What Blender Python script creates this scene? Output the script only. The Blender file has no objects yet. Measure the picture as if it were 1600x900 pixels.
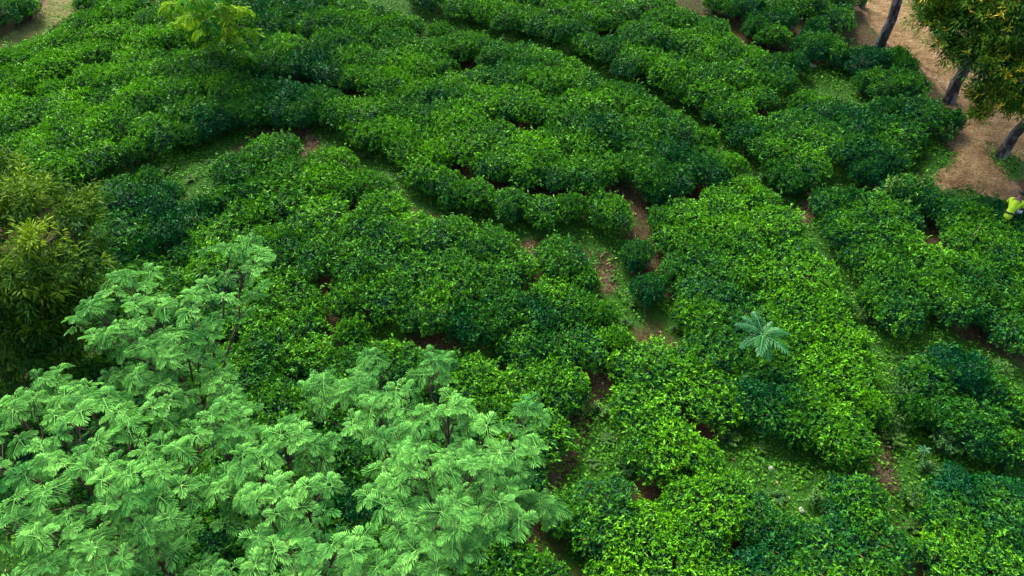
import bpy, math, random
import numpy as np
from mathutils import Vector, Matrix
scene = bpy.context.scene
COL = scene.collection
R = math.radians
# ---- terrain: a tea slope that rises away from the camera, with soft undulation ----
CAM_Z = 12.0; PITCH = 42.0
def terrain(x, y):
    x = np.asarray(x, float); y = np.asarray(y, float)
    yy = np.clip(y, -30, 90)
    h = 0.15*yy + 0.16*np.sin(0.31*x+0.5)*np.sin(0.27*y+1.1) + 0.10*np.sin(0.55*x-0.33*y) + 0.05*np.sin(1.3*x+0.4)*np.sin(1.1*y)
    return h

# ---- camera ----
cam_d = bpy.data.cameras.new('camera'); cam = bpy.data.objects.new('camera', cam_d); COL.objects.link(cam)
cam.location = (0, 0, CAM_Z); cam.rotation_euler = (R(90-PITCH), 0, 0)
cam_d.sensor_width = 36; cam_d.lens = 24; cam_d.clip_end = 2000
scene.camera = cam
# ---- sky, sun, exposure: thin overcast ----
SUN_EL = 52      # high, from up the slope and a little to the left
world = bpy.data.worlds.new('World'); scene.world = world; world.use_nodes = True
nt = world.node_tree; nt.nodes.clear()
sky = nt.nodes.new('ShaderNodeTexSky'); sky.sky_type = 'NISHITA'; sky.sun_disc = False
sky.sun_elevation = R(SUN_EL); sky.air_density = 1.0; sky.dust_density = 5.0; sky.ozone_density = 1.0
bg = nt.nodes.new('ShaderNodeBackground'); bg.inputs['Strength'].default_value = 0.075
wo = nt.nodes.new('ShaderNodeOutputWorld')
nt.links.new(sky.outputs[0], bg.inputs[0]); nt.links.new(bg.outputs[0], wo.inputs[0])
sun_d = bpy.data.lights.new('sun', 'SUN'); sun_d.energy = 1.4; sun_d.angle = R(22); sun_d.color = (1.0, 0.96, 0.88)
sun = bpy.data.objects.new('sun', sun_d); COL.objects.link(sun)
sun_dir = Vector((-0.35, 0.75, math.tan(R(SUN_EL))*0.828)).normalized()     # towards the sun
sun.rotation_euler = sun_dir.to_track_quat('Z', 'Y').to_euler()
sky.sun_rotation = math.atan2(sun_dir.x, sun_dir.y)
scene.view_settings.view_transform = 'Standard'; scene.view_settings.look = 'None'
scene.view_settings.exposure = 2.2; scene.view_settings.gamma = 1.0
scene.view_settings.use_curve_mapping = False
scene.render.engine = 'CYCLES'
scene.cycles.max_bounces = 3; scene.cycles.diffuse_bounces = 1; scene.cycles.glossy_bounces = 1
scene.cycles.transmission_bounces = 2; scene.cycles.transparent_max_bounces = 6
scene.cycles.use_adaptive_sampling = True; scene.cycles.adaptive_threshold = 0.015
# ---- surveyed positions (metres) ----
BUSHES = [
 (8.1, 7.94, 0.46, 0.4, 0.36, 'green tea bush, first from left, front row of weedy right slope'),
 (8.58, 7.76, 0.66, 0.36, 0.51, 'dark green tea bush, second from left, front row of weedy right slope'),
 (9.08, 7.28, 0.42, 0.45, 0.4, 'green tea bush, third from left, front row of weedy right slope'),
 (7.61, 8.04, 0.34, 0.43, 0.21, 'green tea bush, first from left, second row of weedy right slope'),
 (8.05, 8.71, 0.5, 0.4, 0.48, 'green tea bush, second from left, second row of weedy right slope'),
 (9.17, 8.44, 0.4, 0.36, 0.73, 'dark green tea bush, third from left, second row of weedy right slope'),
 (9.57, 8.04, 0.5, 0.43, 0.41, 'green tea bush, fourth from left, second row of weedy right slope'),
 (8.79, 8.88, 0.62, 0.34, 0.79, 'blue-green tea bush, first from left, third row of weedy right slope'),
 (-0.62, 10.1, 0.63, 0.29, 0.41, 'dark green tea bush, first from left, front row of wide bed under curved path'),
 (0.37, 9.64, 0.69, 0.47, 0.4, 'green tea bush, second from left, front row of wide bed under curved path'),
 (1.89, 10.44, 0.38, 0.57, 0.35, 'bright green tea bush, third from left, front row of wide bed under curved path'),
 (-5.04, 10.87, 0.9, 0.51, 0.18, 'green tea bush, first from left, second row of wide bed under curved path'),
 (-3.36, 10.75, 0.62, 0.59, 0.34, 'bright green tea bush, second from left, second row of wide bed under curved path'),
 (-2.6, 10.76, 0.69, 0.59, 0.5, 'bright green tea bush, third from left, second row of wide bed under curved path'),
 (-1.72, 10.36, 0.67, 0.41, 0.73, 'green tea bush, fourth from left, second row of wide bed under curved path'),
 (-0.14, 10.64, 0.62, 0.45, 0.47, 'green tea bush, fifth from left, second row of wide bed under curved path'),
 (0.87, 10.65, 0.91, 0.41, 0.44, 'green tea bush, sixth from left, second row of wide bed under curved path'),
 (1.62, 11.4, 0.38, 0.45, 0.34, 'green tea bush, seventh from left, second row of wide bed under curved path'),
 (-6.42, 11.44, 0.77, 0.49, 0.46, 'green tea bush, first from left, third row of wide bed under curved path'),
 (-3.17, 11.62, 0.79, 0.42, 0.37, 'green tea bush, second from left, third row of wide bed under curved path'),
 (-2.15, 11.46, 0.59, 0.48, 0.55, 'green tea bush, third from left, third row of wide bed under curved path'),
 (-1.29, 11.26, 0.86, 0.51, 0.59, 'green tea bush, fourth from left, third row of wide bed under curved path'),
 (-0.17, 11.5, 0.74, 0.44, 0.4, 'green tea bush, fifth from left, third row of wide bed under curved path'),
 (1.13, 11.9, 0.67, 0.36, 0.44, 'dark green tea bush, sixth from left, third row of wide bed under curved path'),
 (-5.39, 12.16, 0.86, 0.46, 0.37, 'green tea bush, first from left, fourth row of wide bed under curved path'),
 (-4.2, 12.08, 0.85, 0.4, 0.38, 'green tea bush, second from left, fourth row of wide bed under curved path'),
 (-3.54, 12.73, 0.54, 0.59, 0.46, 'bright green tea bush, third from left, fourth row of wide bed under curved path'),
 (-2.86, 12.51, 0.7, 0.52, 0.5, 'green tea bush, fourth from left, fourth row of wide bed under curved path'),
 (-2.0, 12.55, 0.79, 0.53, 0.54, 'bright green tea bush, fifth from left, fourth row of wide bed under curved path'),
 (-1.22, 12.69, 0.46, 0.6, 0.62, 'bright green tea bush, sixth from left, fourth row of wide bed under curved path'),
 (-0.62, 12.23, 0.66, 0.53, 0.77, 'bright green tea bush, seventh from left, fourth row of wide bed under curved path'),
 (-6.2, 13.3, 0.62, 0.52, 0.3, 'green tea bush, first from left, fifth row of wide bed under curved path'),
 (-5.45, 13.77, 0.78, 0.49, 0.29, 'green tea bush, second from left, fifth row of wide bed under curved path'),
 (-4.58, 13.09, 0.79, 0.65, 0.56, 'bright green tea bush, third from left, fifth row of wide bed under curved path'),
 (-3.11, 13.31, 0.68, 0.61, 0.36, 'bright green tea bush, fourth from left, fifth row of wide bed under curved path'),
 (-6.91, 14.75, 0.72, 0.4, 0.45, 'green tea bush, first from left, sixth row of wide bed under curved path'),
 (-6.32, 14.13, 0.8, 0.43, 0.59, 'green tea bush, second from left, sixth row of wide bed under curved path'),
 (-5.71, 14.69, 0.66, 0.46, 0.48, 'green tea bush, third from left, sixth row of wide bed under curved path'),
 (-4.79, 14.31, 0.71, 0.55, 0.4, 'bright green tea bush, fourth from left, sixth row of wide bed under curved path'),
 (-4.62, 15.15, 0.65, 0.54, 0.18, 'bright green tea bush, fifth from left, sixth row of wide bed under curved path'),
 (-3.71, 14.17, 0.63, 0.6, 0.24, 'bright green tea bush, sixth from left, sixth row of wide bed under curved path'),
 (-6.2, 15.36, 0.74, 0.46, 0.58, 'green tea bush, first from left, seventh row of wide bed under curved path'),
 (-9.34, 16.3, 0.78, 0.52, 0.46, 'green tea bush, first from left, front row of bed around yellow-tipped tree'),
 (-8.91, 17.04, 0.68, 0.51, 0.32, 'green tea bush, second from left, front row of bed around yellow-tipped tree'),
 (-8.53, 16.25, 0.38, 0.46, 0.62, 'green tea bush, third from left, front row of bed around yellow-tipped tree'),
 (-8.17, 16.82, 0.67, 0.31, 0.48, 'dark green tea bush, fourth from left, front row of bed around yellow-tipped tree'),
 (-7.44, 17.12, 0.72, 0.33, 0.6, 'dark green tea bush, fifth from left, front row of bed around yellow-tipped tree'),
 (-5.94, 17.14, 0.46, 0.4, 0.43, 'green tea bush, sixth from left, front row of bed around yellow-tipped tree'),
 (-10.16, 17.9, 0.89, 0.6, 0.29, 'bright green tea bush, first from left, second row of bed around yellow-tipped tree'),
 (-9.1, 18.02, 0.8, 0.45, 0.64, 'green tea bush, second from left, second row of bed around yellow-tipped tree'),
 (-7.97, 18.12, 0.75, 0.48, 0.58, 'green tea bush, third from left, second row of bed around yellow-tipped tree'),
 (-7.15, 18.06, 0.63, 0.35, 0.42, 'dark green tea bush, fourth from left, second row of bed around yellow-tipped tree'),
 (-6.68, 17.36, 0.7, 0.29, 0.49, 'dark green tea bush, fifth from left, second row of bed around yellow-tipped tree'),
 (-6.44, 18.11, 0.54, 0.22, 0.43, 'dark green tea bush, sixth from left, second row of bed around yellow-tipped tree'),
 (-5.55, 17.74, 0.72, 0.24, 0.46, 'dark green tea bush, seventh from left, second row of bed around yellow-tipped tree'),
 (-9.82, 19.33, 0.92, 0.44, 0.46, 'green tea bush, first from left, third row of bed around yellow-tipped tree'),
 (-8.75, 18.74, 0.54, 0.48, 0.64, 'green tea bush, second from left, third row of bed around yellow-tipped tree'),
 (-8.68, 19.93, 0.69, 0.37, 0.57, 'dark green tea bush, third from left, third row of bed around yellow-tipped tree'),
 (-8.26, 19.26, 0.68, 0.4, 0.74, 'green tea bush, fourth from left, third row of bed around yellow-tipped tree'),
 (-7.46, 19.7, 0.75, 0.36, 0.5, 'dark green tea bush, fifth from left, third row of bed around yellow-tipped tree'),
 (-6.42, 19.51, 0.63, 0.23, 0.47, 'dark green tea bush, sixth from left, third row of bed around yellow-tipped tree'),
 (-5.82, 19.97, 0.63, 0.3, 0.62, 'dark green tea bush, seventh from left, third row of bed around yellow-tipped tree'),
 (-5.45, 19.35, 0.65, 0.36, 0.51, 'dark green tea bush, eighth from left, third row of bed around yellow-tipped tree'),
 (-9.99, 21.17, 0.91, 0.69, 0.32, 'yellow-green tea bush, first from left, fourth row of bed around yellow-tipped tree'),
 (-8.97, 20.92, 0.76, 0.44, 0.33, 'green tea bush, second from left, fourth row of bed around yellow-tipped tree'),
 (-8.04, 20.46, 0.74, 0.2, 0.43, 'dark green tea bush, third from left, fourth row of bed around yellow-tipped tree'),
 (-6.9, 20.39, 0.73, 0.5, 0.63, 'green tea bush, fourth from left, fourth row of bed around yellow-tipped tree'),
 (-9.96, 22.94, 0.89, 0.4, 0.57, 'green tea bush, first from left, fifth row of bed around yellow-tipped tree'),
 (-9.19, 23.3, 0.54, 0.48, 0.43, 'green tea bush, second from left, fifth row of bed around yellow-tipped tree'),
 (-8.77, 22.31, 0.78, 0.4, 0.45, 'green tea bush, third from left, fifth row of bed around yellow-tipped tree'),
 (-8.03, 22.92, 0.79, 0.3, 0.41, 'dark green tea bush, fourth from left, fifth row of bed around yellow-tipped tree'),
 (-7.69, 21.96, 0.77, 0.37, 0.36, 'dark green tea bush, fifth from left, fifth row of bed around yellow-tipped tree'),
 (-6.87, 22.68, 0.81, 0.24, 0.58, 'dark green tea bush, sixth from left, fifth row of bed around yellow-tipped tree'),
 (-6.12, 21.97, 0.79, 0.39, 0.61, 'green tea bush, seventh from left, fifth row of bed around yellow-tipped tree'),
 (-8.59, 23.8, 0.8, 0.38, 0.49, 'dark green tea bush, first from left, sixth row of bed around yellow-tipped tree'),
 (-7.21, 23.77, 0.81, 0.44, 0.54, 'green tea bush, second from left, sixth row of bed around yellow-tipped tree'),
 (-6.15, 23.75, 0.73, 0.43, 0.61, 'green tea bush, third from left, sixth row of bed around yellow-tipped tree'),
 (-1.35, 13.96, 0.38, 0.49, 0.45, 'green tea bush, first from left, front row of long bed above curved path'),
 (-0.85, 13.97, 0.46, 0.48, 0.46, 'green tea bush, second from left, front row of long bed above curved path'),
 (-0.03, 13.63, 0.46, 0.42, 0.36, 'green tea bush, third from left, front row of long bed above curved path'),
 (0.71, 13.48, 0.46, 0.5, 0.29, 'green tea bush, fourth from left, front row of long bed above curved path'),
 (1.4, 13.63, 0.38, 0.48, 0.2, 'green tea bush, fifth from left, front row of long bed above curved path'),
 (2.33, 13.57, 0.58, 0.49, 0.29, 'green tea bush, sixth from left, front row of long bed above curved path'),
 (3.64, 14.43, 0.38, 0.41, 0.43, 'green tea bush, seventh from left, front row of long bed above curved path'),
 (-2.16, 14.69, 0.54, 0.46, 0.15, 'green tea bush, first from left, second row of long bed above curved path'),
 (-1.68, 14.31, 0.46, 0.45, 0.54, 'green tea bush, second from left, second row of long bed above curved path'),
 (-0.53, 15.15, 0.62, 0.51, 0.66, 'green tea bush, third from left, second row of long bed above curved path'),
 (0.16, 14.93, 0.64, 0.61, 0.18, 'bright green tea bush, fourth from left, second row of long bed above curved path'),
 (1.22, 14.89, 0.63, 0.44, 0.42, 'green tea bush, fifth from left, second row of long bed above curved path'),
 (2.05, 15.04, 0.78, 0.49, 0.21, 'green tea bush, sixth from left, second row of long bed above curved path'),
 (3.33, 15.07, 0.72, 0.4, 0.47, 'green tea bush, seventh from left, second row of long bed above curved path'),
 (4.09, 14.9, 0.62, 0.44, 0.42, 'green tea bush, eighth from left, second row of long bed above curved path'),
 (4.85, 15.4, 0.75, 0.34, 0.43, 'dark green tea bush, ninth from left, second row of long bed above curved path'),
 (5.65, 15.38, 0.38, 0.56, 0.35, 'bright green tea bush, tenth from left, second row of long bed above curved path'),
 (-4.17, 16.49, 0.38, 0.49, 0.42, 'green tea bush, first from left, third row of long bed above curved path'),
 (-3.37, 16.39, 0.73, 0.55, 0.28, 'bright green tea bush, second from left, third row of long bed above curved path'),
 (-2.72, 15.88, 0.73, 0.5, 0.22, 'green tea bush, third from left, third row of long bed above curved path'),
 (-2.08, 15.37, 0.61, 0.59, 0.24, 'bright green tea bush, fourth from left, third row of long bed above curved path'),
 (-1.12, 15.89, 0.79, 0.58, 0.51, 'bright green tea bush, fifth from left, third row of long bed above curved path'),
 (-0.38, 16.37, 0.46, 0.53, 0.64, 'bright green tea bush, sixth from left, third row of long bed above curved path'),
 (-0.17, 15.85, 0.54, 0.55, 0.46, 'bright green tea bush, seventh from left, third row of long bed above curved path'),
 (0.59, 15.6, 0.78, 0.64, 0.43, 'bright green tea bush, eighth from left, third row of long bed above curved path'),
 (1.2, 16.23, 0.62, 0.34, 0.18, 'dark green tea bush, ninth from left, third row of long bed above curved path'),
 (1.86, 15.95, 0.65, 0.48, 0.25, 'green tea bush, tenth from left, third row of long bed above curved path'),
 (2.82, 16.12, 0.38, 0.34, 0.48, 'dark green tea bush, eleventh from left, third row of long bed above curved path'),
 (3.27, 15.84, 0.54, 0.36, 0.32, 'dark green tea bush, twelfth from left, third row of long bed above curved path'),
 (4.01, 15.74, 0.59, 0.32, 0.3, 'dark green tea bush, thirteenth from left, third row of long bed above curved path'),
 (5.14, 16.34, 0.38, 0.44, 0.28, 'green tea bush, fourteenth from left, third row of long bed above curved path'),
 (-4.84, 17.32, 0.62, 0.37, 0.38, 'dark green tea bush, first from left, fourth row of long bed above curved path'),
 (-4.04, 17.23, 0.71, 0.46, 0.58, 'green tea bush, second from left, fourth row of long bed above curved path'),
 (-3.37, 17.61, 0.64, 0.48, 0.17, 'green tea bush, third from left, fourth row of long bed above curved path'),
 (-2.55, 17.16, 0.78, 0.43, 0.35, 'green tea bush, fourth from left, fourth row of long bed above curved path'),
 (-1.47, 16.9, 0.89, 0.7, 0.32, 'yellow-green tea bush, fifth from left, fourth row of long bed above curved path'),
 (1.32, 17.15, 0.8, 0.38, 0.32, 'dark green tea bush, sixth from left, fourth row of long bed above curved path'),
 (2.28, 16.75, 0.83, 0.45, 0.47, 'green tea bush, seventh from left, fourth row of long bed above curved path'),
 (3.58, 17.41, 0.65, 0.48, 0.33, 'green tea bush, eighth from left, fourth row of long bed above curved path'),
 (3.5, 16.63, 0.63, 0.53, 0.49, 'bright green tea bush, ninth from left, fourth row of long bed above curved path'),
 (4.33, 16.73, 0.68, 0.52, 0.43, 'green tea bush, tenth from left, fourth row of long bed above curved path'),
 (-3.57, 18.69, 0.72, 0.55, 0.41, 'bright green tea bush, first from left, fifth row of long bed above curved path'),
 (-2.76, 18.26, 0.77, 0.46, 0.25, 'green tea bush, second from left, fifth row of long bed above curved path'),
 (-1.78, 18.34, 0.86, 0.44, 0.28, 'green tea bush, third from left, fifth row of long bed above curved path'),
 (-0.88, 17.87, 0.82, 0.62, 0.26, 'bright green tea bush, fourth from left, fifth row of long bed above curved path'),
 (0.14, 17.7, 0.82, 0.59, 0.35, 'bright green tea bush, fifth from left, fifth row of long bed above curved path'),
 (0.99, 18.54, 0.77, 0.48, 0.21, 'green tea bush, sixth from left, fifth row of long bed above curved path'),
 (1.87, 18.55, 0.64, 0.51, 0.49, 'green tea bush, seventh from left, fifth row of long bed above curved path'),
 (2.08, 17.67, 0.71, 0.62, 0.52, 'bright green tea bush, eighth from left, fifth row of long bed above curved path'),
 (-4.79, 19.92, 0.76, 0.48, 0.42, 'green tea bush, first from left, sixth row of long bed above curved path'),
 (-4.41, 19.04, 0.73, 0.55, 0.62, 'bright green tea bush, second from left, sixth row of long bed above curved path'),
 (-3.55, 19.87, 0.87, 0.4, 0.3, 'green tea bush, third from left, sixth row of long bed above curved path'),
 (-2.6, 19.52, 0.78, 0.5, 0.31, 'green tea bush, fourth from left, sixth row of long bed above curved path'),
 (-0.94, 19.02, 0.54, 0.53, 0.38, 'bright green tea bush, fifth from left, sixth row of long bed above curved path'),
 (0.08, 18.99, 0.74, 0.48, 0.55, 'green tea bush, sixth from left, sixth row of long bed above curved path'),
 (0.2, 19.91, 0.75, 0.4, 0.23, 'green tea bush, seventh from left, sixth row of long bed above curved path'),
 (-5.36, 20.84, 0.89, 0.5, 0.58, 'green tea bush, first from left, seventh row of long bed above curved path'),
 (-3.7, 20.96, 0.8, 0.43, 0.26, 'green tea bush, second from left, seventh row of long bed above curved path'),
 (-2.89, 20.7, 0.54, 0.51, 0.44, 'green tea bush, third from left, seventh row of long bed above curved path'),
 (-2.22, 20.5, 0.66, 0.51, 0.27, 'green tea bush, fourth from left, seventh row of long bed above curved path'),
 (-1.42, 20.64, 0.75, 0.47, 0.13, 'green tea bush, fifth from left, seventh row of long bed above curved path'),
 (-0.55, 20.23, 0.65, 0.45, 0.33, 'green tea bush, sixth from left, seventh row of long bed above curved path'),
 (-5.31, 22.02, 0.62, 0.42, 0.52, 'green tea bush, first from left, eighth row of long bed above curved path'),
 (-4.67, 21.53, 0.72, 0.35, 0.76, 'blue-green tea bush, second from left, eighth row of long bed above curved path'),
 (-4.63, 22.47, 0.69, 0.41, 0.27, 'green tea bush, third from left, eighth row of long bed above curved path'),
 (-3.9, 22.0, 0.63, 0.36, 0.32, 'dark green tea bush, fourth from left, eighth row of long bed above curved path'),
 (-3.18, 22.04, 0.38, 0.51, 0.4, 'green tea bush, fifth from left, eighth row of long bed above curved path'),
 (-2.31, 21.52, 0.38, 0.53, 0.16, 'bright green tea bush, sixth from left, eighth row of long bed above curved path'),
 (-5.3, 22.81, 0.62, 0.4, 0.71, 'green tea bush, first from left, ninth row of long bed above curved path'),
 (-0.05, 6.83, 0.67, 0.48, 0.46, 'green tea bush, first from left, front row of bed behind feathery trees'),
 (-4.54, 8.08, 0.84, 0.52, 0.3, 'green tea bush, first from left, second row of bed behind feathery trees'),
 (-3.51, 8.13, 0.7, 0.57, 0.32, 'bright green tea bush, second from left, second row of bed behind feathery trees'),
 (-1.97, 8.19, 0.46, 0.41, 0.3, 'green tea bush, third from left, second row of bed behind feathery trees'),
 (-0.51, 7.98, 0.62, 0.49, 0.39, 'green tea bush, fourth from left, second row of bed behind feathery trees'),
 (0.26, 7.7, 0.79, 0.6, 0.24, 'bright green tea bush, fifth from left, second row of bed behind feathery trees'),
 (-5.22, 8.85, 0.87, 0.5, 0.29, 'green tea bush, first from left, third row of bed behind feathery trees'),
 (-4.08, 9.13, 0.59, 0.59, 0.22, 'bright green tea bush, second from left, third row of bed behind feathery trees'),
 (-3.26, 8.95, 0.67, 0.44, 0.45, 'green tea bush, third from left, third row of bed behind feathery trees'),
 (-2.35, 9.01, 0.7, 0.52, 0.39, 'green tea bush, fourth from left, third row of bed behind feathery trees'),
 (-1.62, 8.75, 0.65, 0.44, 0.63, 'green tea bush, fifth from left, third row of bed behind feathery trees'),
 (-0.77, 8.66, 0.67, 0.58, 0.44, 'bright green tea bush, sixth from left, third row of bed behind feathery trees'),
 (0.12, 8.54, 0.73, 0.63, 0.44, 'bright green tea bush, seventh from left, third row of bed behind feathery trees'),
 (0.92, 8.7, 0.67, 0.57, 0.34, 'bright green tea bush, eighth from left, third row of bed behind feathery trees'),
 (-5.69, 10.17, 0.6, 0.5, 0.3, 'green tea bush, first from left, fourth row of bed behind feathery trees'),
 (-4.71, 9.8, 0.92, 0.54, 0.19, 'bright green tea bush, second from left, fourth row of bed behind feathery trees'),
 (-3.27, 9.73, 0.38, 0.64, 0.42, 'bright green tea bush, third from left, fourth row of bed behind feathery trees'),
 (1.28, 9.69, 0.77, 0.42, 0.69, 'green tea bush, fourth from left, fourth row of bed behind feathery trees'),
 (-6.72, 10.27, 0.76, 0.39, 0.43, 'green tea bush, first from left, fifth row of bed behind feathery trees'),
 (7.72, 10.77, 0.38, 0.57, 0.2, 'bright green tea bush, first from left, front row of bed right of right footpath'),
 (8.18, 10.37, 0.64, 0.47, 0.64, 'green tea bush, second from left, front row of bed right of right footpath'),
 (9.34, 10.48, 0.63, 0.38, 0.66, 'dark green tea bush, third from left, front row of bed right of right footpath'),
 (10.36, 10.09, 0.76, 0.35, 0.57, 'dark green tea bush, fourth from left, front row of bed right of right footpath'),
 (11.21, 10.8, 0.9, 0.46, 0.53, 'green tea bush, fifth from left, front row of bed right of right footpath'),
 (8.36, 11.17, 0.63, 0.53, 0.34, 'bright green tea bush, first from left, second row of bed right of right footpath'),
 (8.87, 10.85, 0.38, 0.52, 0.48, 'green tea bush, second from left, second row of bed right of right footpath'),
 (9.26, 11.13, 0.38, 0.41, 0.5, 'green tea bush, third from left, second row of bed right of right footpath'),
 (10.22, 11.2, 0.8, 0.41, 0.54, 'green tea bush, fourth from left, second row of bed right of right footpath'),
 (8.17, 11.87, 0.63, 0.42, 0.45, 'green tea bush, first from left, third row of bed right of right footpath'),
 (8.82, 12.38, 0.65, 0.46, 0.39, 'green tea bush, second from left, third row of bed right of right footpath'),
 (9.32, 11.71, 0.6, 0.53, 0.51, 'bright green tea bush, third from left, third row of bed right of right footpath'),
 (7.78, 13.77, 0.46, 0.42, 0.5, 'green tea bush, first from left, fourth row of bed right of right footpath'),
 (7.93, 12.86, 0.65, 0.47, 0.7, 'green tea bush, second from left, fourth row of bed right of right footpath'),
 (8.86, 13.28, 0.83, 0.4, 0.66, 'green tea bush, third from left, fourth row of bed right of right footpath'),
 (8.28, 13.8, 0.38, 0.33, 0.68, 'dark green tea bush, first from left, fifth row of bed right of right footpath'),
 (9.69, 13.8, 0.64, 0.38, 0.51, 'dark green tea bush, second from left, fifth row of bed right of right footpath'),
 (6.1, 17.6, 0.73, 0.54, 0.57, 'bright green tea bush, first from left, front row of bed behind the diagonal path'),
 (6.48, 16.7, 0.63, 0.36, 0.4, 'dark green tea bush, second from left, front row of bed behind the diagonal path'),
 (2.92, 17.9, 0.73, 0.51, 0.38, 'green tea bush, first from left, second row of bed behind the diagonal path'),
 (4.8, 18.36, 0.38, 0.42, 0.43, 'green tea bush, second from left, second row of bed behind the diagonal path'),
 (5.59, 18.2, 0.68, 0.61, 0.47, 'bright green tea bush, third from left, second row of bed behind the diagonal path'),
 (6.84, 18.16, 0.62, 0.43, 0.53, 'green tea bush, fourth from left, second row of bed behind the diagonal path'),
 (7.49, 19.06, 0.77, 0.37, 0.66, 'dark green tea bush, fifth from left, second row of bed behind the diagonal path'),
 (0.96, 19.46, 0.66, 0.47, 0.27, 'green tea bush, first from left, third row of bed behind the diagonal path'),
 (1.62, 19.24, 0.46, 0.57, 0.43, 'bright green tea bush, second from left, third row of bed behind the diagonal path'),
 (3.76, 19.71, 0.8, 0.48, 0.41, 'green tea bush, third from left, third row of bed behind the diagonal path'),
 (4.47, 19.18, 0.77, 0.56, 0.44, 'bright green tea bush, fourth from left, third row of bed behind the diagonal path'),
 (5.41, 19.02, 0.66, 0.51, 0.52, 'green tea bush, fifth from left, third row of bed behind the diagonal path'),
 (5.81, 19.82, 0.64, 0.5, 0.3, 'green tea bush, sixth from left, third row of bed behind the diagonal path'),
 (6.31, 19.06, 0.81, 0.5, 0.52, 'green tea bush, seventh from left, third row of bed behind the diagonal path'),
 (7.1, 19.86, 0.74, 0.58, 0.5, 'bright green tea bush, eighth from left, third row of bed behind the diagonal path'),
 (1.81, 21.37, 0.76, 0.43, 0.32, 'green tea bush, first from left, fourth row of bed behind the diagonal path'),
 (2.23, 20.56, 0.46, 0.42, 0.25, 'green tea bush, second from left, fourth row of bed behind the diagonal path'),
 (2.95, 20.15, 0.59, 0.41, 0.43, 'green tea bush, third from left, fourth row of bed behind the diagonal path'),
 (4.08, 20.77, 0.82, 0.52, 0.28, 'green tea bush, fourth from left, fourth row of bed behind the diagonal path'),
 (5.14, 20.67, 0.87, 0.41, 0.36, 'green tea bush, fifth from left, fourth row of bed behind the diagonal path'),
 (-1.65, 23.17, 0.66, 0.45, 0.4, 'green tea bush, first from left, fifth row of bed behind the diagonal path'),
 (-0.9, 22.95, 0.73, 0.54, 0.37, 'bright green tea bush, second from left, fifth row of bed behind the diagonal path'),
 (-0.08, 22.45, 0.8, 0.48, 0.41, 'green tea bush, third from left, fifth row of bed behind the diagonal path'),
 (0.71, 22.04, 0.71, 0.48, 0.56, 'green tea bush, fourth from left, fifth row of bed behind the diagonal path'),
 (1.61, 22.44, 0.64, 0.45, 0.32, 'green tea bush, fifth from left, fifth row of bed behind the diagonal path'),
 (2.48, 22.76, 0.79, 0.39, 0.39, 'green tea bush, sixth from left, fifth row of bed behind the diagonal path'),
 (2.64, 21.79, 0.7, 0.47, 0.23, 'green tea bush, seventh from left, fifth row of bed behind the diagonal path'),
 (3.39, 22.23, 0.69, 0.45, 0.58, 'green tea bush, eighth from left, fifth row of bed behind the diagonal path'),
 (-2.85, 23.66, 0.62, 0.38, 0.34, 'dark green tea bush, first from left, sixth row of bed behind the diagonal path'),
 (-1.2, 23.86, 0.74, 0.57, 0.41, 'bright green tea bush, second from left, sixth row of bed behind the diagonal path'),
 (0.04, 23.46, 0.7, 0.5, 0.18, 'green tea bush, third from left, sixth row of bed behind the diagonal path'),
 (1.05, 23.48, 0.85, 0.51, 0.47, 'green tea bush, fourth from left, sixth row of bed behind the diagonal path'),
 (4.05, 10.44, 0.59, 0.54, 0.47, 'bright green tea bush, first from left, front row of block between two footpaths'),
 (5.06, 10.4, 0.85, 0.46, 0.55, 'green tea bush, second from left, front row of block between two footpaths'),
 (5.77, 9.81, 0.58, 0.59, 0.3, 'bright green tea bush, third from left, front row of block between two footpaths'),
 (6.44, 10.54, 0.78, 0.58, 0.33, 'bright green tea bush, fourth from left, front row of block between two footpaths'),
 (6.67, 9.71, 0.63, 0.71, 0.29, 'yellow-green tea bush, fifth from left, front row of block between two footpaths'),
 (3.04, 11.25, 0.38, 0.26, 0.54, 'dark green tea bush, first from left, second row of block between two footpaths'),
 (3.83, 11.89, 0.46, 0.41, 0.5, 'green tea bush, second from left, second row of block between two footpaths'),
 (4.47, 11.27, 0.85, 0.49, 0.45, 'green tea bush, third from left, second row of block between two footpaths'),
 (5.36, 11.76, 0.83, 0.58, 0.19, 'bright green tea bush, fourth from left, second row of block between two footpaths'),
 (5.83, 11.12, 0.54, 0.56, 0.16, 'bright green tea bush, fifth from left, second row of block between two footpaths'),
 (6.61, 11.53, 0.65, 0.67, 0.32, 'bright green tea bush, sixth from left, second row of block between two footpaths'),
 (2.88, 12.27, 0.38, 0.35, 0.7, 'dark green tea bush, first from left, third row of block between two footpaths'),
 (3.94, 12.85, 0.63, 0.5, 0.33, 'green tea bush, second from left, third row of block between two footpaths'),
 (4.46, 12.28, 0.59, 0.55, 0.35, 'bright green tea bush, third from left, third row of block between two footpaths'),
 (5.18, 12.73, 0.78, 0.59, 0.16, 'bright green tea bush, fourth from left, third row of block between two footpaths'),
 (6.5, 12.21, 0.54, 0.59, 0.31, 'bright green tea bush, fifth from left, third row of block between two footpaths'),
 (3.64, 13.44, 0.38, 0.47, 0.38, 'green tea bush, first from left, fourth row of block between two footpaths'),
 (4.36, 13.47, 0.66, 0.57, 0.31, 'bright green tea bush, second from left, fourth row of block between two footpaths'),
 (5.22, 13.86, 0.63, 0.66, 0.33, 'bright green tea bush, third from left, fourth row of block between two footpaths'),
 (6.19, 13.04, 0.68, 0.77, 0.21, 'yellow-green tea bush, fourth from left, fourth row of block between two footpaths'),
 (5.91, 14.48, 0.38, 0.62, 0.31, 'bright green tea bush, first from left, fifth row of block between two footpaths'),
 (6.11, 13.98, 0.46, 0.61, 0.19, 'bright green tea bush, second from left, fifth row of block between two footpaths'),
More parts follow.
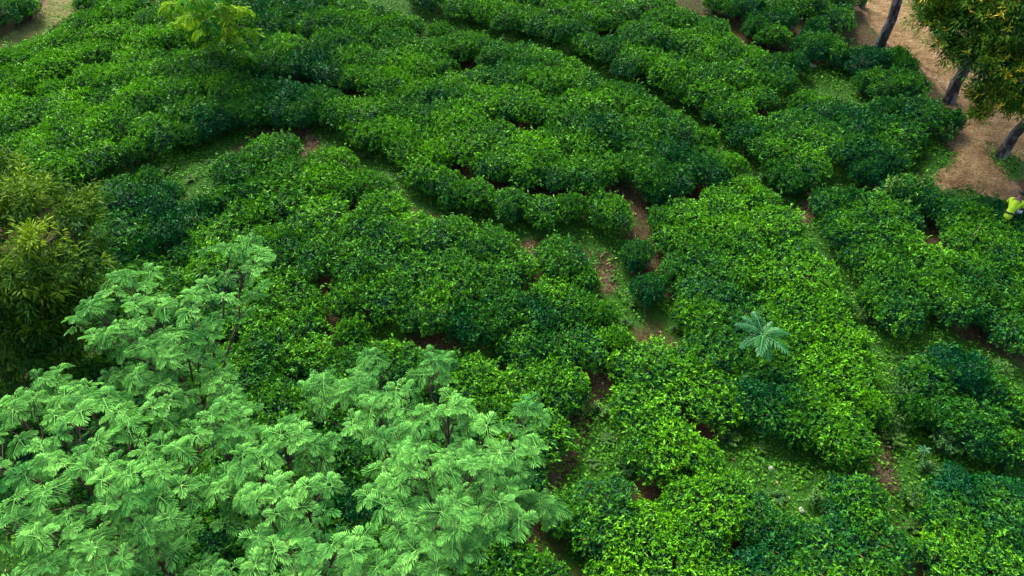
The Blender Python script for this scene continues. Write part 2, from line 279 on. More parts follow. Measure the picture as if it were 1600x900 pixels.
 (6.35, 20.47, 0.73, 0.52, 0.43, 'green tea bush, first from left, front row of farthest bed at top edge'),
 (8.06, 19.82, 0.38, 0.49, 0.39, 'green tea bush, second from left, front row of farthest bed at top edge'),
 (8.53, 19.84, 0.38, 0.25, 0.44, 'dark green tea bush, third from left, front row of farthest bed at top edge'),
 (4.99, 21.66, 0.8, 0.46, 0.38, 'green tea bush, first from left, second row of farthest bed at top edge'),
 (6.03, 21.32, 0.75, 0.48, 0.55, 'green tea bush, second from left, second row of farthest bed at top edge'),
 (7.74, 21.6, 0.38, 0.43, 0.45, 'green tea bush, third from left, second row of farthest bed at top edge'),
 (7.85, 22.06, 0.38, 0.37, 0.33, 'dark green tea bush, fourth from left, second row of farthest bed at top edge'),
 (8.15, 21.22, 0.46, 0.46, 0.38, 'green tea bush, fifth from left, second row of farthest bed at top edge'),
 (8.6, 22.31, 0.65, 0.35, 0.38, 'dark green tea bush, sixth from left, second row of farthest bed at top edge'),
 (4.55, 22.65, 0.69, 0.49, 0.45, 'green tea bush, first from left, third row of farthest bed at top edge'),
 (6.69, 22.98, 0.38, 0.5, 0.62, 'green tea bush, second from left, third row of farthest bed at top edge'),
 (7.49, 22.95, 0.77, 0.35, 0.65, 'dark green tea bush, third from left, third row of farthest bed at top edge'),
 (8.53, 23.4, 0.89, 0.51, 0.57, 'green tea bush, fourth from left, third row of farthest bed at top edge'),
 (10.07, 23.36, 0.62, 0.45, 0.52, 'green tea bush, fifth from left, third row of farthest bed at top edge'),
 (-13.1, 14.47, 0.81, 0.4, 0.38, 'green tea bush, first from left, front row of upper-left bed below grassy track'),
 (-12.06, 13.85, 0.38, 0.61, 0.37, 'bright green tea bush, second from left, front row of upper-left bed below grassy track'),
 (-12.16, 14.52, 0.64, 0.57, 0.31, 'bright green tea bush, third from left, front row of upper-left bed below grassy track'),
 (-13.75, 15.56, 0.8, 0.63, 0.49, 'bright green tea bush, first from left, second row of upper-left bed below grassy track'),
 (-12.01, 15.4, 0.76, 0.62, 0.43, 'bright green tea bush, second from left, second row of upper-left bed below grassy track'),
 (-11.45, 14.76, 0.67, 0.72, 0.14, 'yellow-green tea bush, third from left, second row of upper-left bed below grassy track'),
 (-10.67, 15.24, 0.67, 0.63, 0.4, 'bright green tea bush, fourth from left, second row of upper-left bed below grassy track'),
 (-9.8, 15.46, 0.38, 0.52, 0.65, 'green tea bush, fifth from left, second row of upper-left bed below grassy track'),
 (-14.08, 16.47, 0.74, 0.45, 0.42, 'green tea bush, first from left, third row of upper-left bed below grassy track'),
 (-12.76, 15.95, 0.65, 0.58, 0.28, 'bright green tea bush, second from left, third row of upper-left bed below grassy track'),
 (-12.22, 16.36, 0.38, 0.65, 0.34, 'bright green tea bush, third from left, third row of upper-left bed below grassy track'),
 (-11.12, 15.94, 0.7, 0.61, 0.15, 'bright green tea bush, fourth from left, third row of upper-left bed below grassy track'),
 (-14.18, 17.72, 0.9, 0.69, 0.34, 'yellow-green tea bush, first from left, fourth row of upper-left bed below grassy track'),
 (-13.32, 17.05, 0.83, 0.5, 0.37, 'green tea bush, second from left, fourth row of upper-left bed below grassy track'),
 (-12.52, 17.58, 0.71, 0.73, 0.22, 'yellow-green tea bush, third from left, fourth row of upper-left bed below grassy track'),
 (-11.76, 16.86, 0.84, 0.6, 0.28, 'bright green tea bush, fourth from left, fourth row of upper-left bed below grassy track'),
 (-11.97, 17.92, 0.38, 0.68, 0.2, 'bright green tea bush, fifth from left, fourth row of upper-left bed below grassy track'),
 (-11.13, 17.85, 0.7, 0.45, 0.22, 'green tea bush, sixth from left, fourth row of upper-left bed below grassy track'),
 (-10.66, 16.81, 0.77, 0.57, 0.26, 'bright green tea bush, seventh from left, fourth row of upper-left bed below grassy track'),
 (-14.29, 18.83, 0.91, 0.58, 0.22, 'bright green tea bush, first from left, fifth row of upper-left bed below grassy track'),
 (-13.17, 18.32, 0.38, 0.75, 0.39, 'yellow-green tea bush, second from left, fifth row of upper-left bed below grassy track'),
 (-11.92, 18.79, 0.88, 0.67, 0.16, 'bright green tea bush, third from left, fifth row of upper-left bed below grassy track'),
 (-10.84, 18.91, 0.79, 0.65, 0.23, 'bright green tea bush, fourth from left, fifth row of upper-left bed below grassy track'),
 (-15.47, 19.83, 0.58, 0.6, 0.32, 'bright green tea bush, first from left, sixth row of upper-left bed below grassy track'),
 (-14.65, 19.99, 0.78, 0.59, 0.52, 'bright green tea bush, second from left, sixth row of upper-left bed below grassy track'),
 (-14.52, 20.72, 0.54, 0.67, 0.28, 'bright green tea bush, third from left, sixth row of upper-left bed below grassy track'),
 (-13.62, 19.73, 0.91, 0.71, 0.23, 'yellow-green tea bush, fourth from left, sixth row of upper-left bed below grassy track'),
 (-12.74, 20.26, 0.8, 0.59, 0.12, 'bright green tea bush, fifth from left, sixth row of upper-left bed below grassy track'),
 (-11.24, 19.87, 0.77, 0.69, 0.35, 'yellow-green tea bush, sixth from left, sixth row of upper-left bed below grassy track'),
 (-13.74, 21.01, 0.8, 0.6, 0.23, 'bright green tea bush, first from left, seventh row of upper-left bed below grassy track'),
 (-13.44, 22.03, 0.78, 0.58, 0.26, 'bright green tea bush, second from left, seventh row of upper-left bed below grassy track'),
 (-12.61, 21.45, 0.83, 0.7, 0.19, 'yellow-green tea bush, third from left, seventh row of upper-left bed below grassy track'),
 (-11.25, 20.94, 0.8, 0.67, 0.04, 'bright green tea bush, fourth from left, seventh row of upper-left bed below grassy track'),
 (-13.94, 23.14, 0.54, 0.64, 0.32, 'bright green tea bush, first from left, eighth row of upper-left bed below grassy track'),
 (-12.84, 22.88, 0.91, 0.61, 0.28, 'bright green tea bush, second from left, eighth row of upper-left bed below grassy track'),
 (-11.37, 22.26, 0.81, 0.56, 0.4, 'bright green tea bush, third from left, eighth row of upper-left bed below grassy track'),
 (-10.64, 22.47, 0.54, 0.54, 0.27, 'bright green tea bush, fourth from left, eighth row of upper-left bed below grassy track'),
 (-11.2, 23.85, 0.81, 0.49, 0.53, 'green tea bush, first from left, ninth row of upper-left bed below grassy track'),
 (2.76, 7.39, 0.74, 0.65, 0.17, 'bright green tea bush, first from left, front row of block around fern-like sapling'),
 (3.42, 7.13, 0.46, 0.7, 0.33, 'yellow-green tea bush, second from left, front row of block around fern-like sapling'),
 (5.32, 7.64, 0.38, 0.47, 0.35, 'green tea bush, third from left, front row of block around fern-like sapling'),
 (6.0, 7.52, 0.66, 0.58, 0.22, 'bright green tea bush, fourth from left, front row of block around fern-like sapling'),
 (2.63, 8.25, 0.78, 0.65, 0.38, 'bright green tea bush, first from left, second row of block around fern-like sapling'),
 (3.86, 8.44, 0.72, 0.62, 0.32, 'bright green tea bush, second from left, second row of block around fern-like sapling'),
 (4.79, 8.23, 0.71, 0.39, 0.39, 'green tea bush, third from left, second row of block around fern-like sapling'),
 (5.57, 8.32, 0.62, 0.63, 0.25, 'bright green tea bush, fourth from left, second row of block around fern-like sapling'),
 (6.74, 8.06, 0.38, 0.65, 0.24, 'bright green tea bush, fifth from left, second row of block around fern-like sapling'),
 (2.73, 9.17, 0.79, 0.65, 0.33, 'bright green tea bush, first from left, third row of block around fern-like sapling'),
 (3.59, 9.24, 0.54, 0.51, 0.49, 'green tea bush, second from left, third row of block around fern-like sapling'),
 (4.3, 9.64, 0.72, 0.55, 0.67, 'bright green tea bush, third from left, third row of block around fern-like sapling'),
 (5.21, 9.13, 0.85, 0.52, 0.48, 'green tea bush, fourth from left, third row of block around fern-like sapling'),
 (6.4, 8.82, 0.82, 0.67, 0.1, 'bright green tea bush, fifth from left, third row of block around fern-like sapling'),
 (2.1, 9.78, 0.38, 0.59, 0.37, 'bright green tea bush, first from left, fourth row of block around fern-like sapling'),
 (-7.59, 9.69, 0.87, 0.41, 0.45, 'green tea bush, first from left, front row of bed beside left yellowish tree'),
 (-8.22, 11.08, 0.9, 0.56, 0.55, 'bright green tea bush, first from left, second row of bed beside left yellowish tree'),
 (-7.29, 10.96, 0.6, 0.36, 0.47, 'dark green tea bush, second from left, second row of bed beside left yellowish tree'),
 (-8.95, 11.78, 0.59, 0.31, 0.39, 'dark green tea bush, first from left, third row of bed beside left yellowish tree'),
 (-8.33, 12.08, 0.38, 0.29, 0.49, 'dark green tea bush, second from left, third row of bed beside left yellowish tree'),
 (-7.23, 12.05, 0.46, 0.38, 0.57, 'dark green tea bush, third from left, third row of bed beside left yellowish tree'),
 (-6.68, 12.64, 0.78, 0.54, 0.43, 'bright green tea bush, fourth from left, third row of bed beside left yellowish tree'),
 (-10.31, 13.28, 0.38, 0.53, 0.47, 'bright green tea bush, first from left, fourth row of bed beside left yellowish tree'),
 (-9.8, 13.25, 0.38, 0.4, 0.36, 'green tea bush, second from left, fourth row of bed beside left yellowish tree'),
 (-9.02, 12.64, 0.79, 0.41, 0.86, 'green tea bush, third from left, fourth row of bed beside left yellowish tree'),
 (-8.43, 13.51, 0.68, 0.29, 0.68, 'dark green tea bush, fourth from left, fourth row of bed beside left yellowish tree'),
 (-7.81, 12.82, 0.84, 0.25, 0.51, 'dark green tea bush, fifth from left, fourth row of bed beside left yellowish tree'),
 (-7.32, 13.42, 0.38, 0.29, 0.39, 'dark green tea bush, sixth from left, fourth row of bed beside left yellowish tree'),
 (-9.3, 13.64, 0.76, 0.43, 0.63, 'green tea bush, first from left, fifth row of bed beside left yellowish tree'),
 (-8.95, 14.32, 0.38, 0.41, 0.53, 'green tea bush, second from left, fifth row of bed beside left yellowish tree'),
 (-6.91, 13.7, 0.46, 0.48, 0.6, 'green tea bush, third from left, fifth row of bed beside left yellowish tree'),
 (6.88, 15.08, 0.38, 0.45, 0.28, 'green tea bush, first from left, front row of bed below small lawn'),
 (7.1, 14.66, 0.38, 0.48, 0.49, 'green tea bush, second from left, front row of bed below small lawn'),
 (7.57, 15.28, 0.66, 0.47, 0.36, 'green tea bush, third from left, front row of bed below small lawn'),
 (8.97, 14.82, 0.38, 0.35, 0.47, 'dark green tea bush, fourth from left, front row of bed below small lawn'),
 (9.75, 15.07, 0.38, 0.43, 0.55, 'green tea bush, fifth from left, front row of bed below small lawn'),
 (6.97, 15.96, 0.68, 0.46, 0.44, 'green tea bush, first from left, second row of bed below small lawn'),
 (7.85, 16.73, 0.86, 0.37, 0.41, 'dark green tea bush, second from left, second row of bed below small lawn'),
 (8.49, 15.92, 0.85, 0.39, 0.76, 'blue-green tea bush, third from left, second row of bed below small lawn'),
 (9.43, 16.7, 0.82, 0.26, 0.61, 'dark green tea bush, fourth from left, second row of bed below small lawn'),
 (9.44, 15.71, 0.78, 0.36, 0.46, 'dark green tea bush, fifth from left, second row of bed below small lawn'),
 (10.23, 16.35, 0.7, 0.36, 0.57, 'dark green tea bush, sixth from left, second row of bed below small lawn'),
 (8.34, 17.99, 0.38, 0.49, 0.69, 'green tea bush, first from left, third row of bed below small lawn'),
 (8.81, 17.39, 0.69, 0.35, 0.56, 'dark green tea bush, second from left, third row of bed below small lawn'),
 (-5.31, 5.21, 0.92, 0.38, 0.33, 'dark green tea bush, first from left, front row of bed beneath the feathery trees'),
 (-4.22, 4.91, 0.83, 0.32, 0.53, 'dark green tea bush, second from left, front row of bed beneath the feathery trees'),
 (-1.79, 4.86, 0.78, 0.37, 0.35, 'dark green tea bush, third from left, front row of bed beneath the feathery trees'),
 (-0.82, 5.2, 0.92, 0.45, 0.29, 'green tea bush, fourth from left, front row of bed beneath the feathery trees'),
 (0.22, 5.05, 0.6, 0.53, 0.1, 'bright green tea bush, fifth from left, front row of bed beneath the feathery trees'),
 (-4.7, 6.02, 0.71, 0.44, 0.4, 'green tea bush, first from left, second row of bed beneath the feathery trees'),
 (-3.7, 5.9, 0.81, 0.45, 0.52, 'green tea bush, second from left, second row of bed beneath the feathery trees'),
 (-2.66, 5.54, 0.92, 0.53, 0.33, 'bright green tea bush, third from left, second row of bed beneath the feathery trees'),
 (-0.42, 6.1, 0.66, 0.49, 0.36, 'green tea bush, fourth from left, second row of bed beneath the feathery trees'),
 (-6.36, 7.08, 0.87, 0.31, 0.37, 'dark green tea bush, first from left, third row of bed beneath the feathery trees'),
 (-5.5, 6.59, 0.76, 0.41, 0.25, 'green tea bush, second from left, third row of bed beneath the feathery trees'),
 (-4.68, 7.03, 0.78, 0.48, 0.5, 'green tea bush, third from left, third row of bed beneath the feathery trees'),
 (-3.61, 6.95, 0.84, 0.44, 0.38, 'green tea bush, fourth from left, third row of bed beneath the feathery trees'),
 (-2.69, 6.61, 0.77, 0.31, 0.39, 'dark green tea bush, fifth from left, third row of bed beneath the feathery trees'),
 (-1.63, 6.51, 0.91, 0.4, 0.32, 'green tea bush, sixth from left, third row of bed beneath the feathery trees'),
 (-9.11, 7.42, 0.78, 0.4, 0.42, 'green tea bush, first from left, fourth row of bed beneath the feathery trees'),
 (-7.59, 7.24, 0.89, 0.36, 0.37, 'dark green tea bush, second from left, fourth row of bed beneath the feathery trees'),
 (-2.74, 7.65, 0.81, 0.39, 0.23, 'green tea bush, third from left, fourth row of bed beneath the feathery trees'),
 (-1.23, 7.47, 0.81, 0.37, 0.4, 'dark green tea bush, fourth from left, fourth row of bed beneath the feathery trees'),
 (-9.88, 8.06, 0.82, 0.36, 0.45, 'dark green tea bush, first from left, fifth row of bed beneath the feathery trees'),
 (-8.64, 8.35, 0.77, 0.42, 0.5, 'green tea bush, second from left, fifth row of bed beneath the feathery trees'),
 (-7.48, 8.45, 0.7, 0.35, 0.44, 'dark green tea bush, third from left, fifth row of bed beneath the feathery trees'),
 (-5.95, 8.14, 0.8, 0.51, 0.34, 'green tea bush, fourth from left, fifth row of bed beneath the feathery trees'),
 (-8.26, 8.95, 0.46, 0.39, 0.4, 'green tea bush, first from left, sixth row of bed beneath the feathery trees'),
 (-6.71, 8.9, 0.79, 0.42, 0.38, 'green tea bush, second from left, sixth row of bed beneath the feathery trees'),
 (1.63, 5.03, 0.38, 0.61, 0.32, 'bright green tea bush, first from left, front row of bed below grassy clearing'),
 (3.24, 4.79, 0.64, 0.73, 0.09, 'yellow-green tea bush, second from left, front row of bed below grassy clearing'),
 (4.1, 4.86, 0.67, 0.29, 0.78, 'blue-green tea bush, third from left, front row of bed below grassy clearing'),
 (5.02, 4.96, 0.83, 0.46, 0.74, 'green tea bush, fourth from left, front row of bed below grassy clearing'),
 (5.84, 4.85, 0.38, 0.43, 0.45, 'green tea bush, fifth from left, front row of bed below grassy clearing'),
 (0.86, 6.12, 0.38, 0.53, 0.61, 'bright green tea bush, first from left, second row of bed below grassy clearing'),
 (1.54, 6.12, 0.68, 0.49, 0.65, 'green tea bush, second from left, second row of bed below grassy clearing'),
 (2.43, 5.49, 0.86, 0.77, 0.15, 'yellow-green tea bush, third from left, second row of bed below grassy clearing'),
 (3.31, 6.11, 0.8, 0.65, 0.2, 'bright green tea bush, fourth from left, second row of bed below grassy clearing'),
 (4.16, 5.92, 0.46, 0.36, 0.59, 'dark green tea bush, fifth from left, second row of bed below grassy clearing'),
 (4.54, 5.61, 0.38, 0.3, 0.72, 'dark green tea bush, sixth from left, second row of bed below grassy clearing'),
 (5.79, 5.55, 0.69, 0.3, 0.52, 'dark green tea bush, seventh from left, second row of bed below grassy clearing'),
 (5.9, 6.28, 0.46, 0.45, 0.58, 'green tea bush, first from left, third row of bed below grassy clearing'),
 (7.38, 5.16, 0.83, 0.57, 0.4, 'bright green tea bush, first from left, front row of bottom right corner bed'),
 (8.28, 4.89, 0.62, 0.59, 0.16, 'bright green tea bush, second from left, front row of bottom right corner bed'),
 (7.41, 5.96, 0.46, 0.46, 0.5, 'green tea bush, first from left, second row of bottom right corner bed'),
 (7.8, 6.43, 0.46, 0.31, 0.55, 'dark green tea bush, second from left, second row of bottom right corner bed'),
 (8.41, 6.01, 0.83, 0.36, 0.5, 'dark green tea bush, third from left, second row of bottom right corner bed'),
 (10.3, 12.64, 0.38, 0.57, 0.45, 'bright green tea bush, first from left, front row of patch beside worker'),
 (10.77, 12.06, 0.88, 0.52, 0.47, 'green tea bush, second from left, front row of patch beside worker'),
 (11.99, 12.48, 0.88, 0.25, 0.45, 'dark green tea bush, third from left, front row of patch beside worker'),
 (10.33, 13.14, 0.46, 0.39, 0.39, 'green tea bush, first from left, second row of patch beside worker'),
 (10.77, 12.95, 0.38, 0.5, 0.18, 'green tea bush, second from left, second row of patch beside worker'),
 (11.3, 13.04, 0.46, 0.32, 0.37, 'dark green tea bush, third from left, second row of patch beside worker'),
 (-16.58, 22.23, 0.83, 0.33, 0.29, 'dark green tea bush, first from left, front row of corner bed beyond the grassy track'),
 (-15.83, 22.58, 0.46, 0.54, 0.38, 'bright green tea bush, second from left, front row of corner bed beyond the grassy track'),
 (10.3, 17.35, 0.46, 0.39, 0.57, 'green tea bush, first from left, front row of loose bushes beside dirt road'),
 (11.18, 16.99, 0.79, 0.38, 0.63, 'dark green tea bush, second from left, front row of loose bushes beside dirt road'),
 (11.83, 16.71, 0.38, 0.25, 0.63, 'dark green tea bush, third from left, front row of loose bushes beside dirt road'),
 (10.29, 18.75, 0.38, 0.45, 0.79, 'green tea bush, first from left, second row of loose bushes beside dirt road'),
 (11.04, 18.38, 0.86, 0.4, 0.79, 'green tea bush, second from left, second row of loose bushes beside dirt road'),
 (11.71, 19.56, 0.38, 0.41, 0.42, 'green tea bush, third from left, second row of loose bushes beside dirt road'),
 (9.48, 20.83, 0.81, 0.29, 0.68, 'dark green tea bush, first from left, third row of loose bushes beside dirt road'),
 (9.99, 20.3, 0.46, 0.39, 0.67, 'green tea bush, second from left, third row of loose bushes beside dirt road'),
 (10.82, 19.97, 0.77, 0.26, 0.65, 'dark green tea bush, third from left, third row of loose bushes beside dirt road'),
 (11.66, 20.03, 0.38, 0.34, 0.36, 'dark green tea bush, fourth from left, third row of loose bushes beside dirt road'),
 (9.64, 21.79, 0.38, 0.46, 0.42, 'green tea bush, first from left, fourth row of loose bushes beside dirt road'),
 (10.67, 22.63, 0.74, 0.43, 0.76, 'green tea bush, second from left, fourth row of loose bushes beside dirt road'),
 (11.06, 23.84, 0.82, 0.49, 0.53, 'green tea bush, first from left, fifth row of loose bushes beside dirt road'),
]
FEATHER = [[(-4.3, 8.07, 4.2, 0.44), (-5.68, 7.64, 4.2, 0.43), (-6.29, 7.36, 3.9, 0.29), (-4.41, 6.98, 4.4, 0.44), (-5.18, 6.84, 4.4, 0.37), (-4.93, 6.28, 4.3, 0.31), (-5.7, 6.7, 4.1, 0.27), (-4.6, 6.5, 4.2, 0.39), (-4.71, 5.93, 4.0, 0.43), (-4.12, 6.06, 3.8, 0.39), (-4.1, 8.29, 3.9, 0.18), (-5.49, 6.32, 3.7, 0.27)], [(-6.51, 6.15, 3.9, 0.35), (-6.36, 5.43, 4.2, 0.41), (-5.46, 5.53, 4.3, 0.41), (-5.28, 4.75, 4.7, 0.45), (-4.53, 4.9, 4.7, 0.45), (-5.31, 4.18, 4.9, 0.42), (-4.42, 4.09, 5.0, 0.45), (-3.86, 4.64, 4.7, 0.45), (-3.86, 4.03, 4.8, 0.39), (-4.89, 3.52, 4.9, 0.4), (-4.34, 3.48, 4.8, 0.4), (-3.82, 5.35, 4.2, 0.37), (-6.33, 4.77, 4.4, 0.38), (-5.89, 3.87, 4.4, 0.35), (-3.96, 3.71, 4.4, 0.35), (-5.93, 5.76, 4.0, 0.25)], [(-3.26, 4.8, 4.3, 0.39), (-2.88, 5.1, 4.2, 0.4), (-2.9, 4.15, 4.5, 0.4), (-2.31, 4.22, 4.6, 0.4), (-2.53, 3.54, 4.6, 0.41), (-1.92, 3.59, 4.6, 0.41), (-3.48, 4.47, 4.2, 0.31), (-2.47, 5.2, 3.9, 0.29), (-1.45, 3.45, 4.4, 0.34), (-3.31, 3.47, 4.2, 0.28), (-2.23, 3.21, 4.4, 0.34), (-3.62, 5.55, 3.9, 0.34)], [(-2.1, 6.62, 3.7, 0.24), (-1.11, 6.64, 3.7, 0.26), (-2.63, 6.18, 3.7, 0.34), (-1.34, 5.75, 4.2, 0.38), (-1.85, 5.6, 4.0, 0.34), (-0.8, 5.33, 4.4, 0.4), (-0.32, 5.18, 4.3, 0.36), (0.22, 5.89, 3.6, 0.23), (-1.11, 4.6, 4.6, 0.37), (-1.56, 4.95, 4.3, 0.31), (-0.44, 4.49, 4.6, 0.37), (0.04, 4.91, 4.2, 0.33), (0.34, 4.62, 3.6, 0.24), (-0.15, 4.21, 4.3, 0.33), (-0.77, 3.93, 4.6, 0.35), (-1.43, 4.05, 4.5, 0.36), (-0.57, 3.66, 4.3, 0.35), (-1.05, 3.61, 4.4, 0.35), (-0.04, 4.74, 4.0, 0.24), (-2.12, 6.13, 3.8, 0.27)]]
SMALL_TREE = ([-9.29, 20.64], [(-9.46, 19.39, 2.2, 0.25), (-8.31, 18.53, 2.6, 0.31), (-7.86, 18.8, 2.4, 0.28), (-8.0, 19.14, 1.6, 0.25), (-7.45, 19.02, 1.7, 0.21), (-8.44, 18.84, 1.9, 0.25), (-9.21, 19.13, 1.9, 0.21), (-7.58, 19.13, 2.2, 0.25), (-8.17, 18.46, 3.0, 0.5), (-7.59, 18.74, 3.0, 0.47)])
LEFT_TREE = [(-8.67, 10.14, 3.5, 0.48, 0.4), (-9.66, 11.17, 3.2, 0.39, 0.35), (-8.13, 10.19, 3.0, 0.35, 0.3), (-8.0, 9.03, 3.6, 0.32, 0.95), (-8.81, 10.93, 3.0, 0.32, 0.35), (-8.01, 10.1, 2.4, 0.32, 0.25), (-8.01, 9.29, 2.6, 0.58, 0.2), (-8.67, 8.77, 3.0, 0.49, 0.8), (-8.51, 9.13, 2.0, 0.71, 0.12), (-8.26, 9.56, 1.6, 0.49, 0.12), (-9.01, 8.73, 1.8, 0.7, 0.1), (-9.47, 9.69, 3.4, 0.68, 0.4), (-8.48, 9.09, 1.2, 0.61, 0.12), (-9.34, 8.59, 2.6, 0.67, 0.2), (-8.3, 10.82, 2.8, 0.37, 0.35), (-9.49, 8.67, 1.0, 0.73, 0.08), (-8.8, 8.83, 0.8, 0.5, 0.1), (-8.2, 8.86, 2.9, 0.5, 0.2)]
FLOWER_TREE = ([12.57, 18.27], [(10.21, 16.58, 3.3, 0.49, 0.5), (10.43, 15.85, 3.4, 0.67, 0.4), (10.77, 15.28, 3.8, 0.71, 0.5), (11.34, 15.02, 3.8, 0.7, 0.5), (10.66, 16.12, 2.7, 0.43, 0.35), (10.78, 14.96, 3.0, 0.66, 0.5), (11.38, 14.61, 3.0, 0.72, 0.5), (11.33, 14.54, 2.3, 0.53, 0.5), (11.08, 15.12, 2.1, 0.3, 0.6), (11.96, 14.48, 2.2, 0.59, 0.5), (10.43, 16.0, 4.2, 0.72, 0.5), (11.26, 15.98, 4.2, 0.72, 0.5), (9.87, 16.4, 3.9, 0.6, 0.5), (11.01, 14.7, 1.9, 0.21, 0.6)])
TRUNKS = [(11.41, 20.77, 0.02), (12.75, 15.56, 0.19), (9.79, 23.75, -0.07), (12.15, 24.15, 0.02)]
FERN = [4.88, 9.32]
PERSON = [11.45, 12.76]
SHRUBS = [(7.67, 8.48, 0.38, 0, 'leafy weed shrub beside footpath on the weedy right slope'), (8.39, 8.61, 0.33, 1, 'weed shrub between the tea bushes of the weedy right slope'), (7.99, 7.43, 0.36, 0, 'weed shrub just above the star-shaped weeds'), (9.32, 13.75, 0.57, 2, 'tall light green weedy shrub sticking up from tea near worker'), (9.94, 13.94, 0.47, 2, 'upright bright weedy shrub nearest the bare dirt triangle'), (7.0, 9.24, 0.34, 1, 'straggly olive weed beside the right footpath'), (7.24, 10.55, 0.31, 1, 'faded pale weed in the narrow right footpath'), (8.88, 7.44, 0.41, 1, 'low weed shrub at right of the star-shaped weeds'), (9.63, 8.98, 0.39, 0, 'bushy weed just under the bank of blue-green tea at right'), (7.28, 7.93, 0.29, 1, 'low straggly weed beside the right footpath at the weedy slope'), (7.0, 6.43, 0.29, 1, 'small weed growing in the path left of bottom right bed'), (11.57, 16.27, 0.34, 0, 'small tuft shrub against the leaning trunk base')]
LOW_WEEDS = [(-8.93, 15.18, 0.25, 'small low weed, first from left on the grassy strip of the left terrace'), (-8.26, 14.85, 0.23, 'small low weed, second from left on the grassy strip of the left terrace'), (-7.89, 15.42, 0.17, 'small low weed, third from left on the grassy strip of the left terrace'), (-3.95, 16.02, 0.2, 'small low weed, first from left on the curved path across the middle'), (-3.32, 14.95, 0.32, 'small low weed, second from left on the curved path across the middle'), (-1.15, 13.61, 0.25, 'small low weed, third from left on the curved path across the middle'), (-0.1, 13.4, 0.26, 'small low weed, fourth from left on the curved path across the middle'), (2.29, 11.85, 0.17, 'small low weed, first from left on the junction where the middle paths meet'), (2.49, 10.57, 0.16, 'small low weed, second from left on the junction where the middle paths meet'), (2.7, 11.12, 0.2, 'small low weed, third from left on the junction where the middle paths meet'), (1.5, 7.27, 0.19, 'small low weed, first from left on the grassy edge of the lower footpath'), (1.69, 8.36, 0.25, 'small low weed, second from left on the grassy edge of the lower footpath'), (1.82, 7.76, 0.22, 'small low weed, third from left on the grassy edge of the lower footpath'), (2.13, 7.2, 0.3, 'small low weed, fourth from left on the grassy edge of the lower footpath'), (4.08, 7.72, 0.3, 'small low weed, first from left on the grassy clearing at lower right'), (4.68, 7.51, 0.2, 'small low weed, second from left on the grassy clearing at lower right'), (4.7, 6.55, 0.26, 'small low weed, third from left on the grassy clearing at lower right'), (5.36, 6.36, 0.33, 'small low weed, fourth from left on the grassy clearing at lower right'), (5.64, 6.81, 0.18, 'small low weed, fifth from left on the grassy clearing at lower right'), (6.32, 16.24, 0.28, 'small low weed, first from left on the lane below the small lawn'), (6.61, 15.15, 0.28, 'small low weed, second from left on the lane below the small lawn'), (7.03, 14.33, 0.2, 'small low weed, third from left on the lane below the small lawn'), (8.04, 14.58, 0.3, 'small low weed, fourth from left on the lane below the small lawn'), (8.85, 14.61, 0.3, 'small low weed, fifth from left on the lane below the small lawn'), (7.36, 12.33, 0.2, 'small low weed, first from left on the weedy right slope'), (7.47, 10.98, 0.18, 'small low weed, second from left on the weedy right slope'), (7.64, 10.39, 0.24, 'small low weed, third from left on the weedy right slope'), (7.19, 7.65, 0.29, 'small low weed, fourth from left on the weedy right slope'), (7.94, 9.38, 0.27, 'small low weed, fifth from left on the weedy right slope'), (7.54, 8.19, 0.29, 'small low weed, sixth from left on the weedy right slope'), (6.92, 5.98, 0.24, 'small low weed, seventh from left on the weedy right slope'), (6.83, 5.33, 0.33, 'small low weed, eighth from left on the weedy right slope'), (7.57, 7.06, 0.26, 'small low weed, ninth from left on the weedy right slope'), (8.91, 9.55, 0.19, 'small low weed, tenth from left on the weedy right slope'), (8.15, 6.93, 0.22, 'small low weed, eleventh from left on the weedy right slope'), (9.09, 7.94, 0.21, 'small low weed, twelfth from left on the weedy right slope'), (9.63, 9.05, 0.23, 'small low weed, thirteenth from left on the weedy right slope'), (9.51, 8.36, 0.31, 'small low weed, fourteenth from left on the weedy right slope'), (3.52, 10.36, 0.17, 'small low weed, first from left on the open ground beside the dirt road'), (8.41, 21.14, 0.19, 'small low weed, second from left on the open ground beside the dirt road'), (8.99, 20.09, 0.3, 'small low weed, third from left on the open ground beside the dirt road'), (10.77, 21.73, 0.29, 'small low weed, fourth from left on the open ground beside the dirt road'), (9.84, 17.92, 0.29, 'small low weed, fifth from left on the open ground beside the dirt road'), (10.66, 15.86, 0.32, 'small low weed, sixth from left on the open ground beside the dirt road'), (10.75, 14.02, 0.28, 'small low weed, seventh from left on the open ground beside the dirt road')]
WHORLS = [(7.54, 7.3, 'left one of two star-shaped blue-green weeds on right slope'), (8.54, 7.27, 'right one of two star-shaped blue-green weeds on right slope')]
STICK = [10.14, 12.01]
ROAD = [[13.32, 27.37], [12.48, 24.72], [12.26, 23.1], [12.33, 21.94], [12.71, 20.46], [12.89, 19.22], [12.83, 18.02], [12.63, 17.02], [11.84, 16.18], [11.75, 15.39], [10.96, 14.83], [10.91, 14.52], [11.49, 14.58], [11.96, 14.21], [12.44, 14.39], [12.45, 14.96], [12.37, 15.71], [12.6, 16.39], [12.97, 16.1], [13.34, 15.45], [14.15, 14.36], [15.75, 17.3], [14.52, 17.78], [13.76, 18.47], [13.7, 20.03], [13.68, 21.37], [13.54, 22.5], [13.7, 23.94], [14.83, 27.47]]
TRACK = [[-18.39, 20.09], [-16.13, 21.11], [-15.68, 21.9], [-15.46, 22.81], [-15.48, 23.61], [-16.51, 26.36], [-15.68, 26.35], [-14.78, 23.85], [-14.84, 23.07], [-15.08, 22.12], [-15.44, 21.33], [-16.0, 20.81], [-18.17, 19.69]]
